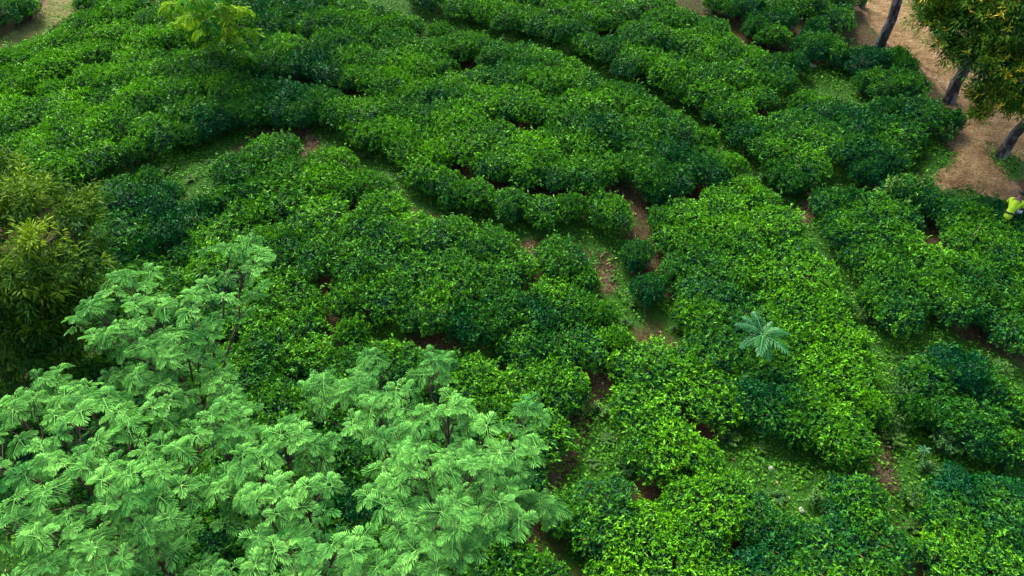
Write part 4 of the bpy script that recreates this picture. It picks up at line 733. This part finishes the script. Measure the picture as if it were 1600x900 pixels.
# ---------------------------------------------------------------- feathery trees
def frond_mesh(name, seed, pairs, wid, droop, mat, pw=.11, span=62, tipy=0.0, pd=.3):
    """bipinnate frond of unit length along +x, arching down, with paired drooping pinnae"""
    rg = np.random.default_rng(seed); V = []; F = []; T = []; o = 0
    def rach(t): return np.array([t*(1-.10*t), 0, .10*t-droop*t*t])
    for k in range(pairs):
        t = .16+.84*(k+.5)/pairs; b = rach(t); ln = wid*math.sin(math.pi*min(1, (.18+.80*t)))**.7*rg.uniform(.85, 1.1)+.05
        tang = unit(rach(t+.02)-rach(t-.02))
        for s in (-1, 1):
            a = R(span*(1-.55*t)+rg.uniform(-7, 7)); d = unit(tang*math.cos(a)+np.array([0, s*math.sin(a), 0])+np.array([0, 0, .05]))
            side = unit(np.cross(d, [0, 0, 1])); m = b+d*ln*.5; e = b+d*ln+np.array([0, 0, -pd*ln]); w = pw*rg.uniform(.8, 1.1)*.5
            V += [b, m+side*w, e, m-side*w]; F += [(o, o+1, o+2), (o, o+2, o+3)]; o += 4
            c = .30+.40*t; T += [(c-.2, .0, 0), (c+.05, .30, 0), (min(1, c+.3), .85, 0), (c+.05, .30, 0)]
    for k in range(3):      # rachis
        a, b = rach(k/3), rach((k+1)/3); w = .012
        V += [a+[0, w, .004], b+[0, w*.7, .004], b-[0, w*.7, -.004], a-[0, w, -.004]]; F += [(o, o+1, o+2), (o, o+2, o+3)]; o += 4; T += [(.7, .5, 0)]*4
    return mesh(name, np.array(V), np.array(F), np.array(T), mat)
def arrays(me):
    V = np.empty(len(me.vertices)*3, np.float32); me.vertices.foreach_get('co', V)
    F = np.empty(len(me.loops), np.int32); me.loops.foreach_get('vertex_index', F)
    T = np.empty(len(me.vertices)*4, np.float32); me.color_attributes['tint'].data.foreach_get('color', T)
    return V.reshape(-1, 3), F.reshape(-1, 3), T.reshape(-1, 4)[:, :3]
def rot_frond(az, el, roll):
    return Matrix.Rotation(az, 3, 'Z') @ Matrix.Rotation(-el, 3, 'Y') @ Matrix.Rotation(roll, 3, 'X')
def rosette_tree(name, label, cat, base, lobes, meshes, flen, nf, seed, bark, trunk_r, top_rosettes, low_rosettes, tone, yellow_p, limit=300, group=None):
    rg = np.random.default_rng(seed); bx, by = base; bz = tz(bx, by)
    t = thing(name, label, cat, (bx, by, bz), 0, group)
    hub = np.array([0, 0, max(.5, .45*np.mean([l[2] for l in lobes]))])
    V, F = tube(curve((0, 0, -.15), hub, 0, 5, .03, rg), np.linspace(trunk_r*1.25, trunk_r*.8, 5), 8, .1, seed)
    link('trunk', mesh('trunk', V, F, None, bark, True), t)
    ros = []
    for (lx, ly, lh, lr) in lobes:
        c = np.array([lx-bx, ly-by, tz(lx, ly)+lh-bz]); tw = []
        P = curve(hub*rg.uniform(.7, 1), c-[0, 0, .12], .25, 6, .05, rg)
        tw.append(tube(P, np.linspace(trunk_r*.5, .012, 6), 5))
        for k in range(top_rosettes+low_rosettes):
            low = k >= top_rosettes
            a = rg.uniform(0, 6.28); q = 0 if k == 0 else lr*(rg.uniform(.5, .95) if not low else rg.uniform(.1, .9))
            p = c+[q*math.cos(a), q*math.sin(a), (-.30*(q/max(lr, .01))**2*rg.uniform(.3, 1.4)) if not low else -rg.uniform(.35, 1.0)]
            if low and k % 2: p = P[2+(k//2) % 3]+rg.normal(0, .10, 3)+[0, 0, .05]
            tw.append(tube(curve(P[3 if low else 4], p, .02, 4, .02, rg), np.linspace(.009, .005, 4), 4))
            ros.append((p, low))
        V, F, _ = join(tw); link('branch', mesh('branch', V, F, None, M_TWIG, True), t)
    fr = []
    for p, low in ros:
        a0 = rg.uniform(0, 6.28); n = nf+int(rg.integers(-1, 3)); yl = rg.uniform() < yellow_p
        tn = np.clip(tone+rg.normal(0, .22)-(.32 if low else 0), .05, 1)  # lower rosettes get a darker leaf tone, crown shade painted into the colour
        for k in range(n):
            el = R(rg.uniform(-22, 12) if k % 3 else rg.uniform(12, 42)); az = a0+k*2.399+rg.uniform(-.3, .3)
            ln = flen*rg.uniform(.65, 1.3)*(.75 if k % 3 == 0 else 1)
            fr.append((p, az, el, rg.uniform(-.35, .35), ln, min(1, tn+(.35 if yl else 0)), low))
    fr.sort(key=lambda f: (f[6], -f[0][2])); arr = [arrays(m) for m in meshes]; rest = []
    for i, (p, az, el, ro, ln, tn, low) in enumerate(fr):
        Mx = rot_frond(az, el, ro); k = i % len(meshes)
        if i < limit:
            link('frond', meshes[k], t, p, Mx.to_euler(), (ln,)*3, (tn, .35 if low else .12, 0))  # low fronds carry that painted shade plus a stronger bluish cast
        else:
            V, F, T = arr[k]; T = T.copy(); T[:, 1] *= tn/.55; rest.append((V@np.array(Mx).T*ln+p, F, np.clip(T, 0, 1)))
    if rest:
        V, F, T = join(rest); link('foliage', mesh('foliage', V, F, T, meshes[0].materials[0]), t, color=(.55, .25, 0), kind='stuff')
    return t
FR = [frond_mesh('feathery_frond', 300+i, (8, 10, 11, 9, 12)[i], (.50, .42, .38, .46, .36)[i], (.18, .36, .28, .50, .22)[i], M_FEATHER, .050, 60, 0, .2) for i in range(5)]
FLAB = ['tall feathery pale green tree standing up beside the yellowish tree', 'broad feathery pale green tree filling the bottom left corner', 'feathery pale green tree in the middle of the bottom edge group', 'feathery pale green tree closest to the footpath']
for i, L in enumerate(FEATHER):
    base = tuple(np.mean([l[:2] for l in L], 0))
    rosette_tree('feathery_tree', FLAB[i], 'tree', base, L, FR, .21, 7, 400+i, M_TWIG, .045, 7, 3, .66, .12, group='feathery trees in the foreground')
# small tree with yellow tips at the top
FY = [frond_mesh('drooping_frond', 330+i, 9, .36, .55, M_YOUNG, .09) for i in range(3)]
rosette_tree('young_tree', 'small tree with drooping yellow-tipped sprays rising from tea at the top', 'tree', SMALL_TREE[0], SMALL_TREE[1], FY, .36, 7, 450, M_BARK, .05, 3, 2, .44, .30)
# fern-like sapling
def sapling():
    x, y = FERN; t = thing('fern_like_sapling', 'fern-like sapling with a star of blue-green fronds standing among tea', 'sapling', (x, y, tz(x, y)))
    V, F = tube(curve((0, 0, -.1), (0.02, 0, 1.12), 0, 5, .01), np.linspace(.03, .015, 5), 6); link('stem', mesh('stem', V, F, None, M_TWIG, True), t)
    fm = [frond_mesh('sapling_frond', 350+i, 14, .21, .34, M_FERN, .036, 76) for i in range(3)]
    for k in range(11):
        inner = k >= 9; az = k*.698+random.Random(k).uniform(-.26, .26); el = R((8+random.Random(k+50).uniform(-14, 16)) if not inner else 48)
        link('frond', fm[k % 3], t, (0.02, 0, 1.10), rot_frond(az, el, 0).to_euler(), ((.66*random.Random(k+9).uniform(.78, 1.1) if not inner else .34),)*3, ((.16 if not inner else .6), .45, 0))
sapling()
# ---------------------------------------------------------------- narrow-leaved trees
def narrow_crown(lobes, base, bz, per, L0, L1, wr, rg, hang=.5):
    out = []
    for (lx, ly, lh, lr, tn) in lobes:
        n = int(per*max(lr, .3)**2/.5); c = np.array([lx-base[0], ly-base[1], tz(lx, ly)+lh-bz])
        nc = max(6, int(n/22)); cd = unit(rg.normal(0, 1, (nc, 3))); cd[:, 2] = np.where(cd[:, 2] < -.35, -cd[:, 2], cd[:, 2])
        cp = c+cd*(lr*rg.uniform(.30, 1.38, (nc, 1)))*[1, 1, .85]; bright = np.clip(rg.normal(tn, .25, nc)+cd[:, 2]*.15, 0, 1)
        w = rg.integers(0, nc, n); od = unit(rg.normal(0, 1, (n, 3)))
        P = cp[w]+od*rg.uniform(0, .16, (n, 1)); D = od*.7+cd[w]*.6+[0, 0, -hang]+rg.normal(0, .2, (n, 3))
        L = rg.uniform(L0, L1, n); V, F = leaves(P, D, cd[w]+[0, 0, .6]+rg.normal(0, .4, (n, 3)), L, L*wr, .15, .4)
        g = np.clip(bright[w]+rg.normal(0, .12, n), 0, 1)**1.4; r = np.clip(rg.normal(.45, .25, n), 0, 1)
        out.append((V, F, np.repeat(np.stack([r, g, r*0], 1), 4, 0)))
    return join(out)
def broad_tree(name, label, base, lobes, per, L0, L1, wr, seed, trunk_top, lean=0.0, flowers=0, tr=.14, color=(.7, .1, 0)):
    rg = np.random.default_rng(seed); bz = tz(*base); t = thing(name, label, 'tree', (*base, bz))
    top = np.array([lean*trunk_top, 0, trunk_top])
    V, F = tube(curve((0, 0, -.2), top, 0, 9, .03, rg), np.concatenate([[tr*1.45, tr*1.12], np.linspace(tr, tr*.75, 7)]), 12, .08, seed)
    link('trunk', mesh('trunk', V, F, None, M_BARK, True), t)
    for (lx, ly, lh, lr, tn) in lobes:
        c = np.array([lx-base[0], ly-base[1], tz(lx, ly)+lh-bz])
        V, F = tube(curve(top*rg.uniform(.75, 1), c, .15, 6, .06, rg), np.linspace(tr*.5, .015, 6), 6); link('limb', mesh('limb', V, F, None, M_BARK, True), t)
    V, F, T = narrow_crown(lobes, base, bz, per, L0, L1, wr, rg)
    link('crown', mesh('crown', V, F, T, M_NARROW), t, color=color, kind='stuff')
    if flowers:
        P = []; Dn = []
        for (lx, ly, lh, lr, tn) in lobes:
            c = np.array([lx-base[0], ly-base[1], tz(lx, ly)+lh-bz]); m = int(flowers*lr*lr/.5)
            d = unit(rg.normal(0, 1, (m, 3))); d[:, 2] = abs(d[:, 2])*.9; d[:, 1] -= .35; d = unit(d)
            p = c+d*lr*rg.uniform(.95, 1.15, (m, 1))*[1, 1, .8]
            P.append(np.repeat(p, 9, 0)); Dn.append(np.repeat(d, 9, 0))
        P = np.concatenate(P); Dn = np.concatenate(Dn); n = len(P); L = rg.uniform(.09, .16, n)
        V, F = leaves(P, Dn*.5+rg.normal(0, .6, (n, 3)), Dn+rg.normal(0, .3, (n, 3)), L, L*.22)
        link('blossom', mesh('blossom', V, F, None, plain_material('yellow_blossom', (.62, .50, .012), .7, .3, 3)), t, kind='stuff')
    return t
lb = (float(np.mean([l[0] for l in LEFT_TREE]))-.3, float(np.mean([l[1] for l in LEFT_TREE])))
broad_tree('narrow_leaved_tree', 'dark bushy tree with yellowish narrow leaves at the left edge', lb, LEFT_TREE, 3600, .07, .15, .26, 500, 2.2, tr=.13, color=(.46, .2, 0))
broad_tree('flowering_tree', 'dense tree dotted with yellow blossom beside the dirt road', tuple(FLOWER_TREE[0]), FLOWER_TREE[1], 5000, .06, .12, .30, 510, 2.6, .06, 18, .15, (.28, .1, 0))
TLAB = ['dark mottled bare trunk standing in tea beside the dirt road', 'leaning grey trunk at the right edge above the worker', 'grey trunk stub at the top edge behind the tea', 'thin dark trunk cut by the top edge at the dirt road']
for i, (x, y, lean) in enumerate(TRUNKS):
    rg = np.random.default_rng(520+i); H = 6.5; L = []
    for k in range(9):
        a = k*2.4; q = rg.uniform(.2, 1.6); L.append((x+lean*H+q*math.cos(a), y+q*math.sin(a), H+rg.uniform(-.2, 1.8), .8, .4))
    broad_tree('roadside_tree', TLAB[i], (x, y), L, 900, .08, .14, .2, 530+i, H-.6, lean, 0, (.14, .115, .12, .08)[i], (.4, .1, 0))
# ---------------------------------------------------------------- weeds
def shrub_mesh(kind, seed):
    rg = np.random.default_rng(seed); out = []; st = []
    ns = (26, 20, 18)[kind]
    for k in range(ns):
        a = rg.uniform(0, 6.28); q = math.sqrt(rg.uniform(0, 1))*.85; h = (.75, .6, 1.15)[kind]*(1-.45*q*q)*rg.uniform(.7, 1.1)
        tip = np.array([q*math.cos(a), q*math.sin(a), h]); P = curve((.05*math.cos(a), .05*math.sin(a), -.05), tip, .1, 4, .02, rg); st.append(tube(P, [.016, .012, .009, .006], 4))
        n = (34, 30, 40)[kind]; u = rg.uniform(.35, 1, n); B = np.stack([np.interp(u, np.linspace(0, 1, 4), P[:, j]) for j in range(3)], 1)
        D = unit(rg.normal(0, 1, (n, 3))*[1, 1, .45]+[0, 0, .25]); L = rg.uniform(.10, .19, n)*(1, .9, 1.1)[kind]
        V, F = leaves(B, D, np.array([0, 0, 1.])+rg.normal(0, .35, (n, 3)), L, L*(.34, .42, .40)[kind])
        g = np.clip((u-.45)*1.2+rg.normal(0, .12, n), 0, 1); r = rg.uniform(.1, .9, n); out.append((V, F, np.repeat(np.stack([r, g, r*0], 1), 4, 0)))
    V, F, T = join(out); S = join(st)
    return mesh('weed_foliage', V, F, T, M_WEED), mesh('weed_stems', S[0], S[1], None, M_STEM)
SH = [shrub_mesh(k, 600+k) for k in range(3)]
for i, (x, y, r, k, label) in enumerate(SHRUBS):
    t = thing('weed_shrub', label, 'shrub', (x, y, tz(x, y)), i*1.3, 'weed shrubs on the right slope', (r*1.05, r*1.05, min(1.0, .5+r*.6)))
    link('foliage', SH[k][0], t, color=((.30, .35, .5)[k], (.5, .3, .1)[k], 0), kind='stuff'); link('stems', SH[k][1], t)
for i, (x, y, r, label) in enumerate(LOW_WEEDS):
    t = thing('low_weed', label, 'weed', (x, y, tz(x, y)), i*2.1, 'low weeds between the tea bushes', (r, r, r*.9))
    link('foliage', SH[i % 3][0], t, color=(.25+.1*(i % 4), .15*(i % 3), 0), kind='stuff'); link('stems', SH[i % 3][1], t)
def big_leaf():
    V = [(0, 0, 0), (.3, .16, .05), (.3, -.16, .05), (.65, .17, .03), (.65, -.17, .03), (1, 0, -.1), (.3, 0, .01), (.65, 0, -.02)]
    F = [(0, 6, 1), (0, 2, 6), (1, 6, 7), (1, 7, 3), (2, 7, 6), (2, 4, 7), (3, 7, 5), (4, 5, 7)]
    return mesh('weed_leaf', np.array(V), np.array(F), np.array([(.4, .4, 0)]*8), M_WEED)
BL = big_leaf()
for i, (x, y, label) in enumerate(WHORLS):
    t = thing('star_weed', label, 'weed', (x, y, tz(x, y)), i, 'star-shaped weeds on the right slope')
    V, F = tube(curve((0, 0, -.05), (0, 0, .32), 0, 4), [.014, .012, .01, .008], 5); link('stem', mesh('stem', V, F, None, M_STEM), t)
    for k in range(10):
        link('leaf', BL, t, (0, 0, .30-.01*(k//5)*8), rot_frond(k*1.2566+.6*(k//5), R(18-20*(k//5)), 0).to_euler(), (.13-.03*(k % 2),)*3, (.10, .9, 0))
# ground cover: clover-like weeds and short grass wherever the bushes leave room
def scatter(n, seed):
    rg = np.random.default_rng(seed); X = rg.uniform(-17, 17, n); Y = rg.uniform(3, 30, n); keep = grass_mask(X, Y)*(1-.9*(sand_mask(X, Y) > .97)) 
    nz = .5+.5*np.sin(X*3.1+np.sin(Y*2.7)*1.4)*np.sin(Y*3.7+np.sin(X*2.1)*1.2)
    k = rg.uniform(0, 1, n) < keep*(.45+.55*nz); return X[k], Y[k], nz[k], rg
X, Y, nz, rg = scatter(1100000, 70)
n = len(X); a = rg.uniform(0, 6.28, n); el = rg.uniform(-.1, .7, n)
B = np.stack([X, Y, terrain(X, Y)+rg.uniform(0, 1, n)**2*.20*nz], 1); D = np.stack([np.cos(a)*np.cos(el), np.sin(a)*np.cos(el), np.sin(el)], 1)
L = rg.uniform(.025, .09, n); V, F = leaves(B, D, np.array([0, 0, 1.])+rg.normal(0, .5, (n, 3)), L, L*rg.uniform(.15, .75, n))
g = np.clip(rg.normal(.25, .28, n), 0, 1); T = np.repeat(np.stack([rg.uniform(0, 1, n), g, g*0], 1), 4, 0)
link('ground_cover', mesh('ground_cover', V, F, T, M_COVER), color=(.75, .05, 0), kind='stuff', label='low bright green weeds and grass on the open ground', category='ground cover')
# fallen leaves on road, paths and open soil
rg = np.random.default_rng(71); n = 120000; X = rg.uniform(-17, 17, n); Y = rg.uniform(3, 30, n); s = sand_mask(X, Y); k = rg.uniform(0, 1, n) < .05+.32*s*(s < .999)+.16*s; X, Y = X[k], Y[k]; n = len(X)
a = rg.uniform(0, 6.28, n); B = np.stack([X, Y, terrain(X, Y)+.035], 1); D = np.stack([np.cos(a), np.sin(a), rg.uniform(-.1, .2, n)], 1); L = rg.uniform(.03, .09, n)
V, F = leaves(B, D, np.array([0, 0, 1.])+rg.normal(0, .3, (n, 3)), L, L*.4)
km = NT('dry_leaf'); at = km.n('ShaderNodeAttribute', attribute_name='tint'); sp = km.n('ShaderNodeSeparateColor'); km.l(at.outputs['Color'], sp.inputs[0])
bb = km.n('ShaderNodeBsdfPrincipled', Roughness=.85); km.l(km.ramp(sp.outputs[0], [(0, (.05, .025, .012)), (.6, (.19, .10, .045)), (.9, (.34, .25, .15))]), bb.inputs['Base Color']); km.l(bb.outputs[0], km.out.inputs[0])
link('leaf_litter', mesh('leaf_litter', V, F, np.repeat(np.stack([rg.uniform(0, 1, n)]*3, 1), 4, 0), km.m), kind='stuff', label='dry brown leaves scattered on bare soil and road', category='leaf litter')
# ---------------------------------------------------------------- stones and a stick
def stone_mesh(seed):
    rg = np.random.default_rng(seed); import bmesh
    bm = bmesh.new(); bmesh.ops.create_icosphere(bm, subdivisions=2, radius=1)
    for v in bm.verts: v.co = v.co*(1+float(rg.normal(0, .09))); v.co.z *= .55
    me = bpy.data.meshes.new('stone'); bm.to_mesh(me); bm.free(); me.materials.append(M_STONE); return me
M_STONE = plain_material('pale_stone', (.30, .29, .26), .9, .4, 14)
for i, (x, y, r, label) in enumerate(STONES):
    o = link('stone', stone_mesh(80+i), None, (x, y, tz(x, y)+r*.25), (0, 0, i), (r, r*1.3, r), label=label, category='stone')
V, F = tube(curve((0, 0, -.5), (.16, .05, .42), 0, 4, .01), [.02, .016, .012, .006], 5)
link('dry_stick', mesh('dry_stick', V, F, None, plain_material('bleached_wood', (.42, .36, .26))), None, (*STICK, tz(*STICK)+.55), label='pale dry stick poking out of the tea near the worker', category='stick')
# ---------------------------------------------------------------- the worker
def skin_part(name, parent, verts, edges, radii, mat, sub=2, root=0):
    me = bpy.data.meshes.new(name); me.from_pydata([tuple(v) for v in verts], edges, []); me.materials.append(mat)
    o = link(name, me, parent); md = o.modifiers.new('skin', 'SKIN'); md.use_smooth_shade = True
    for i, r in enumerate(radii): me.skin_vertices[0].data[i].radius = r if isinstance(r, tuple) else (r, r)
    me.skin_vertices[0].data[root].use_root = True
    s = o.modifiers.new('sub', 'SUBSURF'); s.levels = sub; s.render_levels = sub
    return o
def worker():
    x, y = PERSON; z = tz(x, y)
    t = thing('person', 'stooping worker in lime green shirt and dark sash holding white bag', 'person', (x-.06, y, z), R(45), None, (.68, .68, .68))
    skin = plain_material('brown_skin', (.10, .048, .026), .55, .15); lime = plain_material('lime_cloth', (.40, .66, .015), .85, .22, 14)
    dark = plain_material('dark_cloth', (.012, .011, .013), .8, .2); hair = plain_material('dark_hair', (.008, .007, .010), .6, .2)
    # facing +x, trunk bent forward, arms reaching down and forward
    v = [(0, 0, .90), (.07, 0, 1.07), (.15, 0, 1.25), (.22, 0, 1.38), (.29, 0, 1.47), (.37, 0, 1.55),
         (0, .10, .86), (.03, .11, .47), (-.03, .11, .08), (.12, .12, .03), (0, -.10, .86), (.08, -.11, .47), (.02, -.11, .08), (.17, -.12, .03),
         (.23, .19, 1.35), (.33, .24, 1.10), (.52, .15, .99), (.61, .12, .96), (.23, -.19, 1.35), (.32, -.25, 1.10), (.50, -.19, .97), (.59, -.16, .94)]
    e = [(0, 1), (1, 2), (2, 3), (3, 4), (4, 5), (0, 6), (6, 7), (7, 8), (8, 9), (0, 10), (10, 11), (11, 12), (12, 13), (3, 14), (14, 15), (15, 16), (16, 17), (3, 18), (18, 19), (19, 20), (20, 21)]
    r = [(.12, .14), .11, .125, .12, .055, .09, .085, .06, .04, .035, .085, .06, .04, .035, .06, .043, .030, .038, .06, .043, .030, .038]
    for (b, s) in ((17, 1), (21, -1)):
        bx, by, bz = v[b]
        for j in range(4):
            i0 = len(v); v.append((bx+.055, by+(j-1.5)*.022, bz-.012)); v.append((bx+.075+.01*(j in (1, 2)), by+(j-1.5)*.024, bz-.05)); e += [(b, i0), (i0, i0+1)]; r += [.009, .008]
        i0 = len(v); v.append((bx+.01, by-s*.045, bz-.01)); v.append((bx+.04, by-s*.055, bz-.04)); e += [(b, i0), (i0, i0+1)]; r += [.011, .009]
    skin_part('body', t, v, e, r, skin)
    # face on the head: nose, brow, ears as small skin-toned forms; dark hair over the crown
    hc = np.array([.42, 0, 1.58])
    def blob(name, c, s, mat, parent, cut=None):
        import bmesh
        bm = bmesh.new(); bmesh.ops.create_uvsphere(bm, u_segments=20, v_segments=14, radius=1)
        if cut: bmesh.ops.delete(bm, geom=[q for q in bm.verts if cut(q.co)], context='VERTS')
        for q in bm.verts: q.co = Vector((q.co.x*s[0], q.co.y*s[1], q.co.z*s[2]))
        for f in bm.faces: f.smooth = True
        me = bpy.data.meshes.new(name); bm.to_mesh(me); bm.free(); me.materials.append(mat); return link(name, me, parent, tuple(c), (0, R(30), 0))
    head = blob('head', hc, (.095, .078, .118), skin, t)
    blob('hair', (-.012, 0, .012), (.105, .088, .122), hair, head, lambda c: c.z < -.55 or (c.x > .55 and c.z < .45)).rotation_euler = (0, 0, 0)
    white = plain_material('eye_white', (.6, .6, .58), .4)
    for s in (-1, 1):
        blob('ear', (-.005, s*.078, -.01), (.02, .012, .03), skin, head).rotation_euler = (0, 0, 0)
        blob('eye', (.084, s*.03, .005), (.012, .014, .009), white, head).rotation_euler = (0, 0, 0)
    blob('nose', (.098, 0, -.02), (.018, .014, .022), skin, head).rotation_euler = (0, 0, 0)
    blob('mouth', (.088, 0, -.062), (.010, .026, .008), plain_material('lip', (.12, .04, .03), .5), head).rotation_euler = (0, 0, 0)
    # long lime shirt, hem over the hips
    sv = [(-.03, 0, .72), (0, 0, .90), (.07, 0, 1.07), (.15, 0, 1.25), (.225, 0, 1.385), (.265, 0, 1.44), (.225, .18, 1.35), (.305, .232, 1.17), (.225, -.18, 1.35), (.295, -.238, 1.17)]
    skin_part('shirt', t, sv, [(0, 1), (1, 2), (2, 3), (3, 4), (4, 5), (4, 6), (6, 7), (4, 8), (8, 9)], [(.17, .19), (.155, .175), (.13, .155), (.135, .165), (.12, .14), (.07, .07), .078, .066, .078, .066], lime, 2, 3)
    skin_part('trousers', t, [(0, 0, .84), (0, .10, .78), (.03, .11, .47), (-.03, .11, .14), (0, -.10, .78), (.08, -.11, .47), (.02, -.11, .14)], [(0, 1), (1, 2), (2, 3), (0, 4), (4, 5), (5, 6)], [(.13, .14), .105, .082, .065, .105, .082, .065], dark, 2)
    # sash tied round the waist
    ang = np.linspace(0, 2*np.pi, 25); c = np.array([.03, 0, .985]); ax = unit(np.array([.07, 0, .17])); u = np.array([0, 1., 0]); w = np.cross(ax, u)
    P = [c+u*math.cos(a)*.160+w*math.sin(a)*.142 for a in ang]; V, F = tube(P, [.032]*25, 6); link('sash', mesh('sash', V, F, None, dark, True), t)
    # white cloth bag in the hands
    bag = thing('cloth_bag', 'white cloth bag held in the hands of stooping worker', 'bag', (0, 0, 0), .4, None, (.85, .85, .85))
    bag.location = (x+.30, y+.25, z+.46); wm = plain_material('white_cloth', (.72, .74, .78), .8, .08, 12)
    prof = [(0, .0), (.10, .01), (.15, .07), (.145, .14), (.11, .20), (.06, .25), (.075, .29), (.085, .30)]; nseg = 18; V = []; F = []
    for (rr, zz) in prof:
        for s in range(nseg): a = s/nseg*6.283; k = 1+.07*math.sin(5*a+zz*9)+.05*math.sin(3*a); V.append((rr*k*math.cos(a), rr*k*.8*math.sin(a), zz))
    for i in range(len(prof)-1):
        for s in range(nseg): s2 = (s+1) % nseg; F.append((i*nseg+s, i*nseg+s2, (i+1)*nseg+s2, (i+1)*nseg+s))
    link('sack', mesh('sack', V, F, None, wm, True), bag)
    V, F = tube([(math.cos(a)*.062, math.sin(a)*.05, .25) for a in np.linspace(0, 6.283, 15)], [.009]*15, 5); link('tie', mesh('tie', V, F, None, plain_material('cord', (.35, .28, .18))), bag)
worker()
